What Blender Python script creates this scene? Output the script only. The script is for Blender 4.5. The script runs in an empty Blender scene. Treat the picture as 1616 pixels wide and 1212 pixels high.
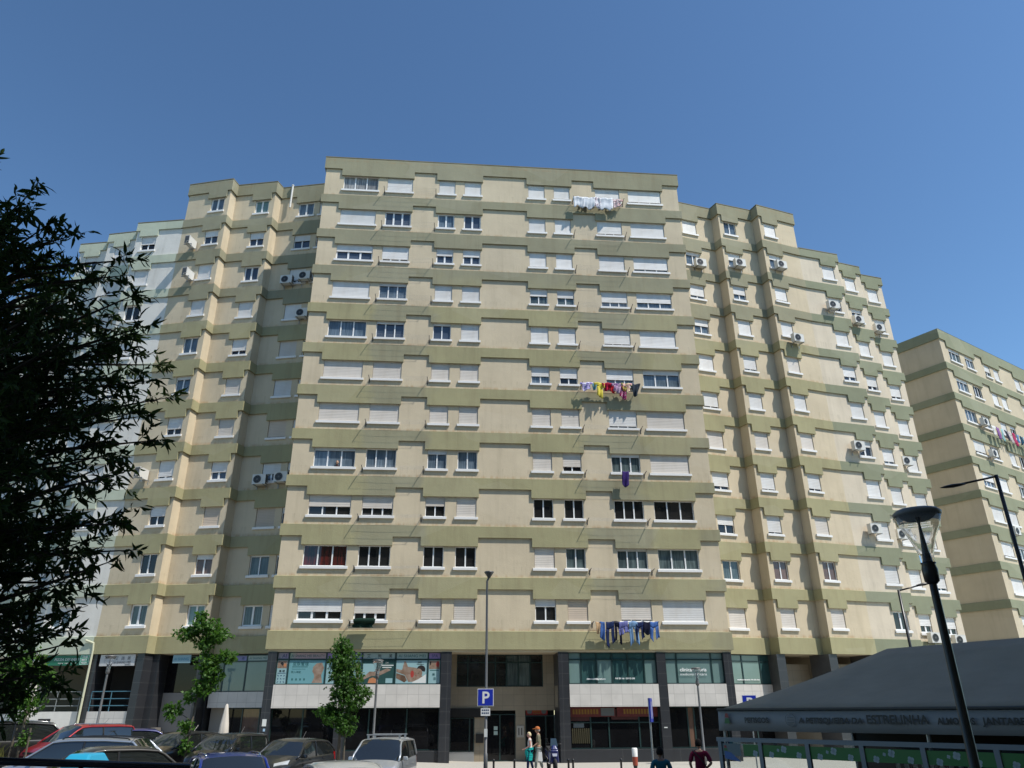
import bpy, bmesh, math, random
from mathutils import Vector, Matrix
random.seed(7)
R = math.radians
SC = bpy.context.scene
COL = SC.collection
# ------------------------------------------------------------------ camera
cam = bpy.data.cameras.new('camera')
camo = bpy.data.objects.new('camera', cam)
COL.objects.link(camo)
SC.camera = camo
PITCH, ROLL = 0.4186, -0.0051
cp, sp, cr, sr = math.cos(PITCH), math.sin(PITCH), math.cos(ROLL), math.sin(ROLL)
fwd = Vector((0, cp, sp)); up0 = Vector((0, -sp, cp)); rx = Vector((1, 0, 0))
right = cr * rx + sr * up0
up = -sr * rx + cr * up0
camo.matrix_world = Matrix(((right.x, up.x, -fwd.x, 0), (right.y, up.y, -fwd.y, 0), (right.z, up.z, -fwd.z, 2.65), (0, 0, 0, 1)))
cam.sensor_width = 36
cam.lens = 1165 / 1616 * 36
cam.clip_start = 0.05
cam.clip_end = 3000
# ------------------------------------------------------------------ sky, sun, exposure
BA = math.atan2(2.09, 24.42)                      # how far the tower front is turned
EX = Vector((math.cos(BA), math.sin(BA), 0)); EY = Vector((-math.sin(BA), math.cos(BA), 0))
C0 = Vector((-0.43, 41.28, 0))
SUN_EL = R(57)
_h = (EX * 4.02 - EY * 2.92).normalized()
SUN = Vector((_h.x * math.cos(SUN_EL), _h.y * math.cos(SUN_EL), math.sin(SUN_EL)))
W = bpy.data.worlds.new('World'); SC.world = W; W.use_nodes = True
nt = W.node_tree
bg = nt.nodes['Background']; bg.inputs['Strength'].default_value = 0.092
sky = nt.nodes.new('ShaderNodeTexSky'); sky.sky_type = 'NISHITA'; sky.sun_disc = False
sky.sun_elevation = SUN_EL
sky.sun_rotation = math.atan2(SUN.x, SUN.y)
sky.altitude = 0; sky.air_density = 1.0; sky.dust_density = 0.25; sky.ozone_density = 4.0
gm = nt.nodes.new('ShaderNodeGamma'); gm.inputs[1].default_value = 1.32; nt.links.new(sky.outputs[0], gm.inputs[0]); tn = nt.nodes.new('ShaderNodeMix'); tn.data_type = 'RGBA'; tn.blend_type = 'MULTIPLY'; tn.inputs[0].default_value = 1; tn.inputs[7].default_value = (1.03, 1.05, .91, 1); nt.links.new(gm.outputs[0], tn.inputs[6]); nt.links.new(tn.outputs[2], bg.inputs[0])
sl = bpy.data.lights.new('sun', 'SUN'); sl.energy = 4.6; sl.angle = R(0.5); sl.color = (1, 0.955, 0.88)
so = bpy.data.objects.new('sun', sl); COL.objects.link(so)
so.rotation_euler = (-SUN).to_track_quat('-Z', 'Y').to_euler()
vs = SC.view_settings
vs.view_transform = 'Standard'; vs.look = 'None'; vs.gamma = 1; vs.use_curve_mapping = False
vs.exposure = 0.3
# ------------------------------------------------------------------ helpers
class MB:
    """collects faces and links them as one mesh object"""
    def __init__(s): s.v = []; s.f = []; s.m = []
    def poly(s, pts, mi=0):
        n = len(s.v); s.v += [tuple(p) for p in pts]; s.f.append(list(range(n, n + len(pts)))); s.m.append(mi)
    def hexa(s, p, mi=0, skip=()):
        """p: 8 points, bottom ring 0-3 and top ring 4-7"""
        n = len(s.v); s.v += [tuple(q) for q in p]
        F = [(3, 2, 1, 0), (4, 5, 6, 7), (0, 1, 5, 4), (1, 2, 6, 5), (2, 3, 7, 6), (3, 0, 4, 7)]
        for i, f in enumerate(F):
            if i in skip: continue
            s.f.append([n + k for k in f]); s.m.append(mi)
    def box(s, x0, x1, y0, y1, z0, z1, mi=0):
        s.hexa([(x0, y0, z0), (x1, y0, z0), (x1, y1, z0), (x0, y1, z0), (x0, y0, z1), (x1, y0, z1), (x1, y1, z1), (x0, y1, z1)], mi)
    def tube(s, pts, rad, n=8, mi=0, cap=True):
        pts = [Vector(p) for p in pts]
        if not hasattr(rad, '__len__'): rad = [rad] * len(pts)
        rings = []; prev = None
        for i, p in enumerate(pts):
            d = (pts[min(i + 1, len(pts) - 1)] - pts[max(i - 1, 0)]).normalized()
            a = prev if prev is not None else (Vector((0, 0, 1)) if abs(d.z) < .9 else Vector((1, 0, 0)))
            x = a - d * a.dot(d)
            if x.length < 1e-4: x = d.orthogonal()
            x.normalize(); y = d.cross(x); prev = x
            b = len(s.v)
            for k in range(n):
                t = 2 * math.pi * k / n
                s.v.append(tuple(p + (x * math.cos(t) + y * math.sin(t)) * rad[i]))
            rings.append(b)
        for a, b in zip(rings, rings[1:]):
            for k in range(n):
                s.f.append([a + k, a + (k + 1) % n, b + (k + 1) % n, b + k]); s.m.append(mi)
        if cap:
            s.f.append([rings[0] + k for k in range(n)][::-1]); s.m.append(mi)
            s.f.append([rings[-1] + k for k in range(n)]); s.m.append(mi)
    def lathe(s, prof, n=20, c=(0, 0, 0), mi=0):
        b = len(s.v)
        for r, z in prof:
            for k in range(n):
                t = 2 * math.pi * k / n
                s.v.append((c[0] + r * math.cos(t), c[1] + r * math.sin(t), c[2] + z))
        for i in range(len(prof) - 1):
            for k in range(n):
                s.f.append([b + i * n + k, b + i * n + (k + 1) % n, b + (i + 1) * n + (k + 1) % n, b + (i + 1) * n + k]); s.m.append(mi)
    def mesh(s, name, mats, smooth=False):
        me = bpy.data.meshes.new(name); me.from_pydata(s.v, [], s.f)
        for m in (mats if isinstance(mats, (list, tuple)) else [mats]): me.materials.append(m)
        me.polygons.foreach_set('material_index', s.m)
        if smooth: me.polygons.foreach_set('use_smooth', [True] * len(s.f))
        me.update(); return me
    def build(s, name, mats, parent=None, loc=None, rot=None, smooth=False, off=None):
        if off is not None: s.v = [(a[0] - off[0], a[1] - off[1], a[2] - off[2]) for a in s.v]
        return link(name, s.mesh(name, mats, smooth), parent, loc, rot)
def link(name, data, parent=None, loc=None, rot=None):
    o = bpy.data.objects.new(name, data); COL.objects.link(o)
    if parent is not None: o.parent = parent
    if loc is not None: o.location = loc
    if rot is not None: o.rotation_euler = rot
    return o
def tag(o, label, cat, group=None):
    o['label'] = label; o['category'] = cat
    if group: o['group'] = group
    return o
def thing(name, label, cat, loc=(0, 0, 0), rz=0, group=None):
    return tag(link(name, None, None, loc, (0, 0, rz)), label, cat, group)
def structure(o): o['kind'] = 'structure'; return o
def loc2w(u, w, z=0): return C0 + EX * u + EY * w + Vector((0, 0, z))
def gz(x, y=30):                                  # street level
    g = 0.15 + 0.035 * max(0.0, -x - 2)
    return g
# ------------------------------------------------------------------ materials
def new_mat(name):
    m = bpy.data.materials.new(name); m.use_nodes = True
    return m, m.node_tree, m.node_tree.nodes['Principled BSDF']
def flat(name, c, rough=.6, metal=0, spec=.5, coat=0, trans=0, alpha=1):
    m, t, b = new_mat(name)
    b.inputs['Base Color'].default_value = (*c, 1); b.inputs['Roughness'].default_value = rough
    b.inputs['Metallic'].default_value = metal; b.inputs['Specular IOR Level'].default_value = spec
    b.inputs['Coat Weight'].default_value = coat; b.inputs['Transmission Weight'].default_value = trans
    return m
def N(t, k, **kw):
    n = t.nodes.new(k)
    for a, v in kw.items(): setattr(n, a, v)
    return n
def mixc(t, f, a, b, mode='MIX'):
    n = N(t, 'ShaderNodeMix', data_type='RGBA', blend_type=mode)
    def put(i, v):
        if isinstance(v, (tuple, list)): n.inputs[i].default_value = (*v[:3], 1)
        elif isinstance(v, (int, float)): n.inputs[i].default_value = v
        else: t.links.new(v, n.inputs[i])
    put(0, f); put(6, a); put(7, b)
    return n.outputs[2]
def math_(t, op, a, b=None, c=None):
    n = N(t, 'ShaderNodeMath', operation=op)
    for i, v in enumerate((a, b, c)):
        if v is None: continue
        if isinstance(v, (int, float)): n.inputs[i].default_value = v
        else: t.links.new(v, n.inputs[i])
    return n.outputs[0]
def noise(t, scale, detail=3, vec=None, rough=.55):
    n = N(t, 'ShaderNodeTexNoise'); n.inputs['Scale'].default_value = scale; n.inputs['Detail'].default_value = detail; n.inputs['Roughness'].default_value = rough
    if vec is not None: t.links.new(vec, n.inputs['Vector'])
    return n.outputs[0]
def coords(t, sc=None):
    c = N(t, 'ShaderNodeTexCoord').outputs['Object']
    if sc is None: return c
    m = N(t, 'ShaderNodeMapping'); m.inputs['Scale'].default_value = sc; t.links.new(c, m.inputs[0]); return m.outputs[0]
def ramp(t, v, a, b, lo=0., hi=1.):
    n = N(t, 'ShaderNodeMapRange'); n.inputs[1].default_value = a; n.inputs[2].default_value = b; n.inputs[3].default_value = lo; n.inputs[4].default_value = hi
    t.links.new(v, n.inputs[0]); return n.outputs[0]
def plaster(name, col, bump=.25, streak=.11, rust=0.0, zones=None, var=.10):
    """painted render with vertical weather streaks, stains below the ledges; zones(t, x, z) gives a second paint colour and its mask"""
    m, t, b = new_mat(name)
    co = coords(t)
    sep = N(t, 'ShaderNodeSeparateXYZ'); t.links.new(co, sep.inputs[0])
    base = col
    if zones: base = zones(t, co, sep)
    big = ramp(t, noise(t, .45, 3, co), .3, .7, 1 - var, 1 + var * .5)
    c1 = mixc(t, 1.0, base, (1, 1, 1), 'MULTIPLY')
    vn = N(t, 'ShaderNodeCombineColor'); [t.links.new(big, vn.inputs[i]) for i in range(3)]
    c2 = mixc(t, 1.0, c1, vn.outputs[0], 'MULTIPLY')
    st = ramp(t, noise(t, 1.0, 5, coords(t, (2.2, 2.2, .16)), .65), .5, .78, 0, 1)
    c3 = mixc(t, math_(t, 'MULTIPLY', st, streak * 1.6), c2, (0.16, .125, .075))
    # stains hanging below each storey band and rust on its top edge
    ph = math_(t, 'FRACT', math_(t, 'DIVIDE', math_(t, 'SUBTRACT', sep.outputs[2], 6.62), 2.8))
    nz = noise(t, 1.0, 4, coords(t, (3.5, 3.5, .8)), .6)
    edge = math_(t, 'MULTIPLY', ramp(t, ph, 0.0, .075, 1, 0), ramp(t, nz, .42, .62, 0, 1))
    c4 = mixc(t, math_(t, 'MULTIPLY', edge, rust), c3, (.36, .17, .055))
    edge2 = math_(t, 'MULTIPLY', ramp(t, ph, .70, .80, 0, 1), ramp(t, nz, .5, .7, 0, 1))
    c5 = mixc(t, math_(t, 'MULTIPLY', edge2, rust * .55), c4, (.22, .16, .09))
    # fine drips below the sills, old repair patches
    dr = math_(t, 'MULTIPLY', ramp(t, ph, .03, .2, .2, 1), ramp(t, ph, .2, .21, 1, 0))
    drn = ramp(t, noise(t, 1.0, 4, coords(t, (7, 7, .5)), .7), .52, .72, 0, 1)
    c6 = mixc(t, math_(t, 'MULTIPLY', math_(t, 'MULTIPLY', dr, drn), .38), c5, (.2, .165, .11))
    vo = N(t, 'ShaderNodeTexVoronoi'); vo.inputs['Scale'].default_value = 1; t.links.new(coords(t, (.28, .28, .5)), vo.inputs['Vector'])
    sc_ = N(t, 'ShaderNodeSeparateColor'); t.links.new(vo.outputs['Color'], sc_.inputs[0])
    c5 = mixc(t, ramp(t, sc_.outputs[0], .78, .8, 0, .045), c6, (.75, .7, .6))
    t.links.new(c5, b.inputs['Base Color'])
    b.inputs['Roughness'].default_value = .92; b.inputs['Specular IOR Level'].default_value = .2
    bp = N(t, 'ShaderNodeBump'); bp.inputs['Strength'].default_value = bump; bp.inputs['Distance'].default_value = .03
    hh = math_(t, 'ADD', noise(t, 22, 3, co), math_(t, 'MULTIPLY', noise(t, 2.5, 2, co), 1.2))
    t.links.new(hh, bp.inputs['Height']); t.links.new(bp.outputs[0], b.inputs['Normal'])
    return m
GREY_GREEN = (.285, .272, .185); OLIVE = (.345, .32, .185)
def band_zones(t, co, sep):
    n = noise(t, .8, 3, co, .5)
    zz = ramp(t, math_(t, 'ADD', sep.outputs[2], math_(t, 'MULTIPLY', n, 3.0)), 27.8, 30.2, 1, 0)
    ax = math_(t, 'ABSOLUTE', sep.outputs[0])
    nn = math_(t, 'MULTIPLY', math_(t, 'SUBTRACT', n, .5), 3.0)
    patch = math_(t, 'MULTIPLY', ramp(t, math_(t, 'ADD', ax, nn), 4.3, 4.9, 0, 1), ramp(t, math_(t, 'ADD', ax, nn), 7.9, 8.7, 1, 0))
    # repaired grey stretches behind the clothes lines, plain on the lowest band
    low = ramp(t, sep.outputs[2], 6.7, 7.2, .15, .85)
    far = ramp(t, sep.outputs[0], 22.6, 22.7, 1, 0)
    edge_u = ramp(t, math_(t, 'ADD', sep.outputs[0], nn), 10.9, 11.9, 1, .35)
    m = math_(t, 'MULTIPLY', zz, math_(t, 'SUBTRACT', 1.0, math_(t, 'MULTIPLY', patch, low)))
    inn = math_(t, 'MULTIPLY', m, edge_u)
    return mixc(t, inn, GREY_GREEN, OLIVE)
def wing_zones(t, co, sep):
    n = noise(t, .8, 3, co, .5)
    zz = ramp(t, math_(t, 'ADD', sep.outputs[2], math_(t, 'MULTIPLY', n, 3.0)), 26.8, 29.8, 1, 0)
    return mixc(t, zz, GREY_GREEN, OLIVE)
M = {}
M['cream'] = plaster('cream_render', (.575, .487, .348), rust=.5)
M['band'] = plaster('green_band_paint', OLIVE, zones=band_zones, rust=.25, streak=.2)
M['wband'] = plaster('green_wing_band_paint', OLIVE, zones=wing_zones, rust=.25, streak=.2)
M['pale'] = plaster('pale_cream_render', (.63, .55, .43), rust=.1)
M['gband'] = plaster('sage_band_paint', (.245, .26, .175), rust=.05)
M['white_wall'] = plaster('white_render', (.66, .64, .59), rust=.05)
M['mint'] = plaster('mint_band_paint', (.46, .50, .395), rust=.05)
M['far_cream'] = plaster('far_cream_render', (.52, .45, .33), rust=.05)
M['roof_stain'] = plaster('stained_coping', (.20, .18, .12), streak=.4)
M['roof'] = flat('roof_felt', (.12, .11, .10), .9)
M['sill'] = flat('white_stone_sill', (.74, .73, .71), .5)
M['alu'] = flat('white_aluminium', (.78, .78, .77), .35)
M['grey_alu'] = flat('grey_aluminium', (.35, .36, .37), .35, .6)
def shutter_mat(name, c):
    m, t, b = new_mat(name)
    w = N(t, 'ShaderNodeTexWave', wave_type='BANDS', bands_direction='Z'); w.inputs['Scale'].default_value = 3.2; w.inputs['Distortion'].default_value = 0
    t.links.new(coords(t), w.inputs[0])
    cc = mixc(t, ramp(t, w.outputs[1], .0, .25, .22, 0), c, (.1, .09, .08))
    oi = N(t, 'ShaderNodeObjectInfo')
    v = ramp(t, oi.outputs['Random'], 0, 1, .86, 1.04)
    vn = N(t, 'ShaderNodeCombineColor'); [t.links.new(v, vn.inputs[i]) for i in range(3)]
    cc = mixc(t, 1.0, cc, vn.outputs[0], 'MULTIPLY')
    dirt = ramp(t, noise(t, 2.2, 4, coords(t, (1, 1, .35))), .45, .8, 0, .25)
    cc = mixc(t, dirt, cc, (.35, .28, .2))
    t.links.new(cc, b.inputs['Base Color']); b.inputs['Roughness'].default_value = .55
    bp = N(t, 'ShaderNodeBump'); bp.inputs['Strength'].default_value = .35; bp.inputs['Distance'].default_value = .012
    t.links.new(w.outputs[1], bp.inputs['Height']); t.links.new(bp.outputs[0], b.inputs['Normal'])
    return m
M['sh_white'] = shutter_mat('white_roller_shutter', (.70, .69, .67))
M['sh_cream'] = shutter_mat('cream_roller_shutter', (.62, .57, .51))
M['sh_tan'] = shutter_mat('tan_roller_shutter', (.56, .46, .36))
def pane_mat(name, c, fold=0.0, c2=None, refl=.6):
    m, t, b = new_mat(name)
    oi = N(t, 'ShaderNodeObjectInfo')
    ad = N(t, 'ShaderNodeVectorMath', operation='ADD'); t.links.new(coords(t), ad.inputs[0])
    cm = N(t, 'ShaderNodeCombineXYZ'); t.links.new(math_(t, 'MULTIPLY', oi.outputs['Random'], 40), cm.inputs[0]); t.links.new(cm.outputs[0], ad.inputs[1])
    mp = N(t, 'ShaderNodeMapping'); mp.inputs['Scale'].default_value = (9, 1, .5); t.links.new(ad.outputs[0], mp.inputs[0])
    f = ramp(t, noise(t, 1.6, 3, mp.outputs[0]), .35, .65, 0, 1)
    big = ramp(t, noise(t, .9, 2, ad.outputs[0]), .42, .6, 0, 1)
    d = c2 or tuple(x * .35 for x in c)
    cc = mixc(t, math_(t, 'MULTIPLY', f, fold), c, d)
    cc = mixc(t, math_(t, 'MULTIPLY', big, .55 if fold else .3), cc, d)
    t.links.new(cc, b.inputs['Base Color']); b.inputs['Roughness'].default_value = .5
    b.inputs['Specular IOR Level'].default_value = 0
    b.inputs['Coat Weight'].default_value = refl; b.inputs['Coat Roughness'].default_value = .02; b.inputs['Coat IOR'].default_value = 1.75
    return m
M['g_dark'] = pane_mat('dark_glass', (.018, .018, .018), 0)
M['g_blue'] = pane_mat('sky_reflection_curtain_glass', (.17, .22, .27), .8, (.05, .075, .10))  # curtain tone with the blue of reflected sky painted into the colour
M['g_sky'] = pane_mat('sky_reflection_glass', (.06, .08, .115), 0, (.02, .028, .045))  # sky reflection painted as a blue base colour of the pane
M['g_curt'] = pane_mat('net_curtain_glass', (.13, .17, .17), .8, (.03, .045, .05))
M['g_blind'] = pane_mat('slat_blind_glass', (.38, .38, .37), 1, (.12, .12, .12))
M['g_red'] = pane_mat('red_curtain_glass', (.13, .02, .015), 1, (.01, .01, .01))
M['g_brown'] = pane_mat('brown_blind_glass', (.17, .10, .07), .3, (.08, .05, .04))
M['g_teal'] = pane_mat('teal_glass', (.035, .085, .085), 0, (.02, .05, .05))
M['g_blindteal'] = pane_mat('blind_behind_teal_glass', (.15, .23, .22), .15, (.12, .2, .19))
M['g_shop'] = pane_mat('shop_glass', (.008, .008, .009), 0, refl=.3)
M['black'] = flat('black_metal', (.012, .012, .013), .35)
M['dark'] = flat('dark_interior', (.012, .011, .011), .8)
M['teal_frame'] = flat('dark_teal_frame', (.012, .035, .035), .35)
M['steel'] = flat('galvanised_steel', (.32, .33, .34), .4, .7)
M['plastic'] = flat('off_white_plastic', (.62, .61, .57), .45)
M['fan'] = flat('fan_grille', (.10, .10, .10), .5)
M['rubber'] = flat('rubber', (.015, .015, .015), .8)
def tiles(name, c, joint, w, h, rough=.4, off=0):
    m, t, b = new_mat(name)
    mp = coords(t)
    sx = N(t, 'ShaderNodeSeparateXYZ'); t.links.new(mp, sx.inputs[0])
    cb = N(t, 'ShaderNodeCombineXYZ'); t.links.new(sx.outputs[0], cb.inputs[0]); t.links.new(math_(t, 'ADD', sx.outputs[2], off), cb.inputs[1])
    br = N(t, 'ShaderNodeTexBrick'); br.offset = 0; br.inputs['Scale'].default_value = 1
    br.inputs['Brick Width'].default_value = w; br.inputs['Row Height'].default_value = h; br.inputs['Mortar Size'].default_value = .007
    br.inputs['Color1'].default_value = (*c, 1); br.inputs['Color2'].default_value = (*[x * .9 for x in c], 1); br.inputs['Mortar'].default_value = (*joint, 1)
    t.links.new(cb.outputs[0], br.inputs[0])
    dirt = ramp(t, noise(t, 1.5, 4, mp), .4, .75, 0, .35)
    t.links.new(mixc(t, dirt, br.outputs[0], tuple(x * .6 for x in c)), b.inputs['Base Color']); b.inputs['Roughness'].default_value = rough
    return m
M['slate'] = tiles('dark_slate_cladding', (.028, .030, .035), (.09, .09, .09), 3.0, .60, .35, .3)
M['marble'] = tiles('white_stone_panels', (.60, .57, .53), (.32, .30, .28), .555, .54, .5, .28)
M['tan_tile'] = tiles('tan_stone_panels', (.30, .25, .18), (.16, .13, .1), .60, .54, .5, .26)
# ------------------------------------------------------------------ building kit
BT = [37.71, 34.62, 31.82, 29.02, 26.22, 23.42, 20.62, 17.82, 15.02, 12.22, 9.42, 6.62]   # band tops, [0] = roof
ZB = 5.68                                                                                 # underside of the lowest band
def seg_frame(A, B):
    A = Vector((A[0], A[1], 0)); B = Vector((B[0], B[1], 0)); d = B - A; L = d.length; d /= L
    return A, B, d, Vector((d.y, -d.x, 0)), L          # outward normal is on the right of the walking direction
def wall_face(mb, A, B, z0, z1, holes=(), mi=0, depth=.2):
    """front skin with rectangular openings and their reveals; holes (s0,s1,z0,z1)"""
    A, B, d, n, L = seg_frame(A, B)
    P = lambda s, z, o=0: A + d * s + n * o + Vector((0, 0, z))
    ss = sorted({0, L} | {h[0] for h in holes} | {h[1] for h in holes}); zs = sorted({z0, z1} | {h[2] for h in holes} | {h[3] for h in holes})
    for a, b in zip(ss, ss[1:]):
        run = None
        cells = []
        for c, e in zip(zs, zs[1:]):
            sm, zm = (a + b) / 2, (c + e) / 2
            if any(h[0] < sm < h[1] and h[2] < zm < h[3] for h in holes): run = None; continue
            if run is not None: cells[-1][1] = e
            else: cells.append([c, e]); run = 1
        for c, e in cells: mb.poly([P(a, c), P(b, c), P(b, e), P(a, e)], mi)
    for h in holes:
        s0, s1, a, b = h
        mb.poly([P(s0, a), P(s0, b), P(s0, b, -depth), P(s0, a, -depth)], mi)
        mb.poly([P(s1, a, -depth), P(s1, b, -depth), P(s1, b), P(s1, a)], mi)
        mb.poly([P(s0, a), P(s0, a, -depth), P(s1, a, -depth), P(s1, a)], mi)
        mb.poly([P(s0, b, -depth), P(s0, b), P(s1, b), P(s1, b, -depth)], mi)
def band(mb, poly, spans, ztop, off=.11, mi=0, zcap=.0):
    """a projecting ledge that follows the plan polyline; spans[i] = list of (s0, s1, underside)"""
    fr = [seg_frame(a, b) for a, b in zip(poly, poly[1:])]
    def corner(i):
        p = Vector((poly[i][0], poly[i][1], 0))
        if i == 0: return p + fr[0][3] * off
        if i == len(fr): return p + fr[-1][3] * off
        n1, n2 = fr[i - 1][3], fr[i][3]
        return p + (n1 + n2) * (off / (1 + n1.dot(n2)))
    for i, (A, B, d, n, L) in enumerate(fr):
        for s0, s1, zb in spans[i]:
            a = A + d * s0; b = A + d * s1
            ao = corner(i) if s0 <= 1e-6 else a + n * off
            bo = corner(i + 1) if s1 >= L - 1e-6 else b + n * off
            zt = Vector((0, 0, ztop)); z_ = Vector((0, 0, zb)); ch = Vector((0, 0, -.035))
            a_ = a - n * .02; b_ = b - n * .02
            mb.hexa([ao + z_, bo + z_, b_ + z_, a_ + z_, ao + zt + ch, bo + zt + ch, b_ + zt, a_ + zt], mi)
def drops(L, ivs, high, low):
    """turn drop intervals into spans over the length L"""
    out = []; s = 0
    for a, b in ivs:
        if a > s + 1e-6: out.append((s, a, high))
        out.append((a, b, low)); s = b
    if s < L - 1e-6: out.append((s, L, high))
    return out
_cache = {}
def win_meshes(Wd, H, nm, style, c):
    key = (round(Wd, 2), round(H, 2), nm, style, round(c, 2))
    if key in _cache: return _cache[key]
    f = MB(); t = .075 if style == 'thick' else .042; y0, y1 = .085, .15
    f.box(0, t, y0, y1, 0, H); f.box(Wd - t, Wd, y0, y1, 0, H); f.box(t, Wd - t, y0, y1, 0, t); f.box(t, Wd - t, y0, y1, H - t, H)
    k = .055 if style == 'thick' else .035
    for i in range(1, nm):
        x = Wd * i / nm; f.box(x - k, x + k, y0 - .006, y1, t, H - t)
    g = MB(); g.poly([(t, .125, t), (Wd - t, .125, t), (Wd - t, .125, H - t), (t, .125, H - t)])
    s = None
    if c > .02:
        s = MB(); zb = H * (1 - c)
        s.box(.02, Wd - .02, .045, .07, zb, H); s.box(.02, Wd - .02, .035, .075, zb - .03 if zb > .05 else zb, zb - .001 if zb > .05 else zb + .03)
    _cache[key] = (f.mesh('window_frame', M['alu']), g, s.mesh('roller_shutter', M['sh_white']) if s else None)
    return _cache[key]
_sills = {}; _panes = {}; _sh = {}
def window(root, off, A, B, s0, s1, z0, z1, c=1., glass='g_dark', sh='sh_white', nm=2, style='thin', sill=True, frame='alu'):
    A_, B_, d, n, L = seg_frame(A, B)
    H = z1 - z0; Wd = s1 - s0
    fm, g, sm = win_meshes(Wd, H, nm, style, c)
    p = A_ + d * s0 + Vector((0, 0, z0)) - Vector(off)
    rz = math.atan2(d.y, d.x)
    w = link('window', fm, root, p, (0, 0, rz))
    k = (fm.name, glass)
    if k not in _panes: _panes[k] = g.mesh('pane', M[glass])
    link('pane', _panes[k], w)
    if sm:
        k = (sm.name, sh)
        if k not in _sh:
            m2 = sm if sh == 'sh_white' else sm.copy()
            if sh != 'sh_white': m2.materials[0] = M[sh]
            _sh[k] = m2
        link('roller_shutter', _sh[k], w)
    if sill:
        k = round(Wd, 2)
        if k not in _sills:
            q = MB(); q.hexa([(-.1, -.1, -.16), (Wd + .1, -.1, -.16), (Wd + .1, -.003, -.16), (-.1, -.003, -.16), (-.1, -.1, -.03), (Wd + .1, -.1, -.03), (Wd + .1, -.003, 0), (-.1, -.003, 0)])
            q.box(.005, Wd - .005, -.003, .085, -.15 + .145, .004)
            _sills[k] = q.mesh('sill', M['sill'])
        link('sill', _sills[k], w)
    return w
def building(name, label, cat, base, zr):
    """base (u, w): where its Empty stands, in the block's own frame"""
    r = thing(name, label, cat, loc2w(base[0], base[1]), BA)
    return r, (base[0], base[1], 0)
# ================================================================== the central tower
T = 1.0
def wz(k): return BT[k] + .52, BT[k] + 1.645       # window opening of storey k (1 = top)
root, off = building('apartment_tower', 'tall cream and green central tower standing forward of its two side wings', 'building', (0, 6), 0)
CW = [(-11.0, -8.66, 3), (-8.05, -6.32, 3), (-4.52, -3.41, 2), (-2.77, -1.63, 2), (1.63, 2.77, 2), (3.41, 4.52, 2), (6.32, 8.05, 3), (8.66, 11.0, 3)]
D = 'g_dark'; Bl = 'g_blue'; Sk = 'g_sky'; Cu = 'g_curt'
CT = [  # (shutter share, glass, style/shutter extras)
 [(0, 'g_blind'), (.96, D), (1, D), (1, D), (.9, D), (.88, D), (.8, D), (.84, D)],
 [(1, D), (.06, Sk, 'k'), (0, Bl, 'k'), (.03, Sk, 'k'), (.93, D), (1, D), (.84, D), (1, D)],
 [(.45, Sk, 'k'), (.82, D, 'k'), (.46, Sk, 'k'), (.46, Sk, 'k'), (.9, D), (.97, D), (.92, D), (.8, Bl)],
 [(1, D), (.16, Bl), (1, D), (1, D), (.45, Cu), (.5, Cu), (.66, Bl), (.6, Bl)],
 [(0, Bl), (.12, Sk), (.12, Sk), (1, D), (1, D), (1, D), (.88, D), (.93, D)],
 [(1, D, 'c'), (1, D, 'c'), (1, D, 'c'), (1, D, 'c'), (.55, Bl), (.62, D), (.62, Bl), (.25, Bl)],
 [(1, D, 'c'), (1, D, 'c'), (1, D, 'c'), (1, D, 'c'), (.95, D, 'c'), (1, D, 'c'), (.86, Bl), (1, D, 'c')],
 [(.12, Bl), (0, Bl), (.2, Bl), (.04, Bl), (1, D, 'c'), (.72, D, 'c'), (.14, Cu), (1, D, 'c')],
 [(.55, D, 'c'), (.6, D, 'c'), (.45, D, 'c'), (1, D, 'c'), (0, D), (0, D), (0, D), (0, D)],
 [(0, 'g_red'), (0, D), (0, D), (0, D), (1, D, 'c'), (0, Cu), (.1, Cu, 'c'), (0, Cu)],
 [(.6, D, 'k'), (.66, D, 'ck'), (.92, D, 'c'), (.96, D, 'c'), (.32, D), (1, D, 't'), (.9, D, 'c'), (1, D)]]
A0, B0 = (-12.25, 0), (12.25, 0)
DEEP = 13.0
holes = []
for k in range(1, 12):
    z0, z1 = wz(k)
    for a, b, nmu in CW: holes.append((a + 12.25, b + 12.25, z0, z1))
mb = MB()
wall_face(mb, A0, B0, ZB, BT[0] - .2, holes)
wall_face(mb, (-12.25, DEEP), A0, ZB, BT[0] - .2); wall_face(mb, B0, (12.25, DEEP), ZB, BT[0] - .2); wall_face(mb, (12.25, DEEP), (-12.25, DEEP), ZB, BT[0] - .2)
mb.build('wall', [M['cream']], root, off=off)
SHM = {'c': 'sh_cream', 't': 'sh_tan'}
for k in range(1, 12):
    z0, z1 = wz(k)
    for (a, b, nmu), e in zip(CW, CT[k - 1]):
        ex = e[2] if len(e) > 2 else ''
        shm = 'sh_tan' if 't' in ex else 'sh_cream' if 'c' in ex else 'sh_white'
        window(root, off, A0, B0, a + 12.25, b + 12.25, z0, z1, e[0], e[1], shm, nmu, 'thick' if 'k' in ex else 'thin')
poly = [(-12.25, DEEP), A0, B0, (12.25, DEEP)]
DR = [(-11.15, -6.23), (-4.68, -1.51), (1.51, 4.68), (6.23, 11.15)]
mb = MB()
for k in range(12):
    zt = BT[k]
    if k == 0: hi, lo = zt - .93, zt - 1.47
    else: hi, lo = zt - .66, zt - 1.15
    if k == 11: sp = [(0, 24.5, ZB)]; hi = ZB
    else: sp = drops(24.5, [(a + 12.25, b + 12.25) for a, b in DR], hi, lo)
    band(mb, poly, [[(0, DEEP, hi)], sp, [(0, DEEP, hi)]], zt)
mb.build('green_band', [M['band']], root, off=off)
mb = MB(); mb.box(-12.37, 12.37, -.12, DEEP + .1, BT[0] - .005, BT[0] + .06); mb.build('roof', [M['roof_stain']], root, off=off)
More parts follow.
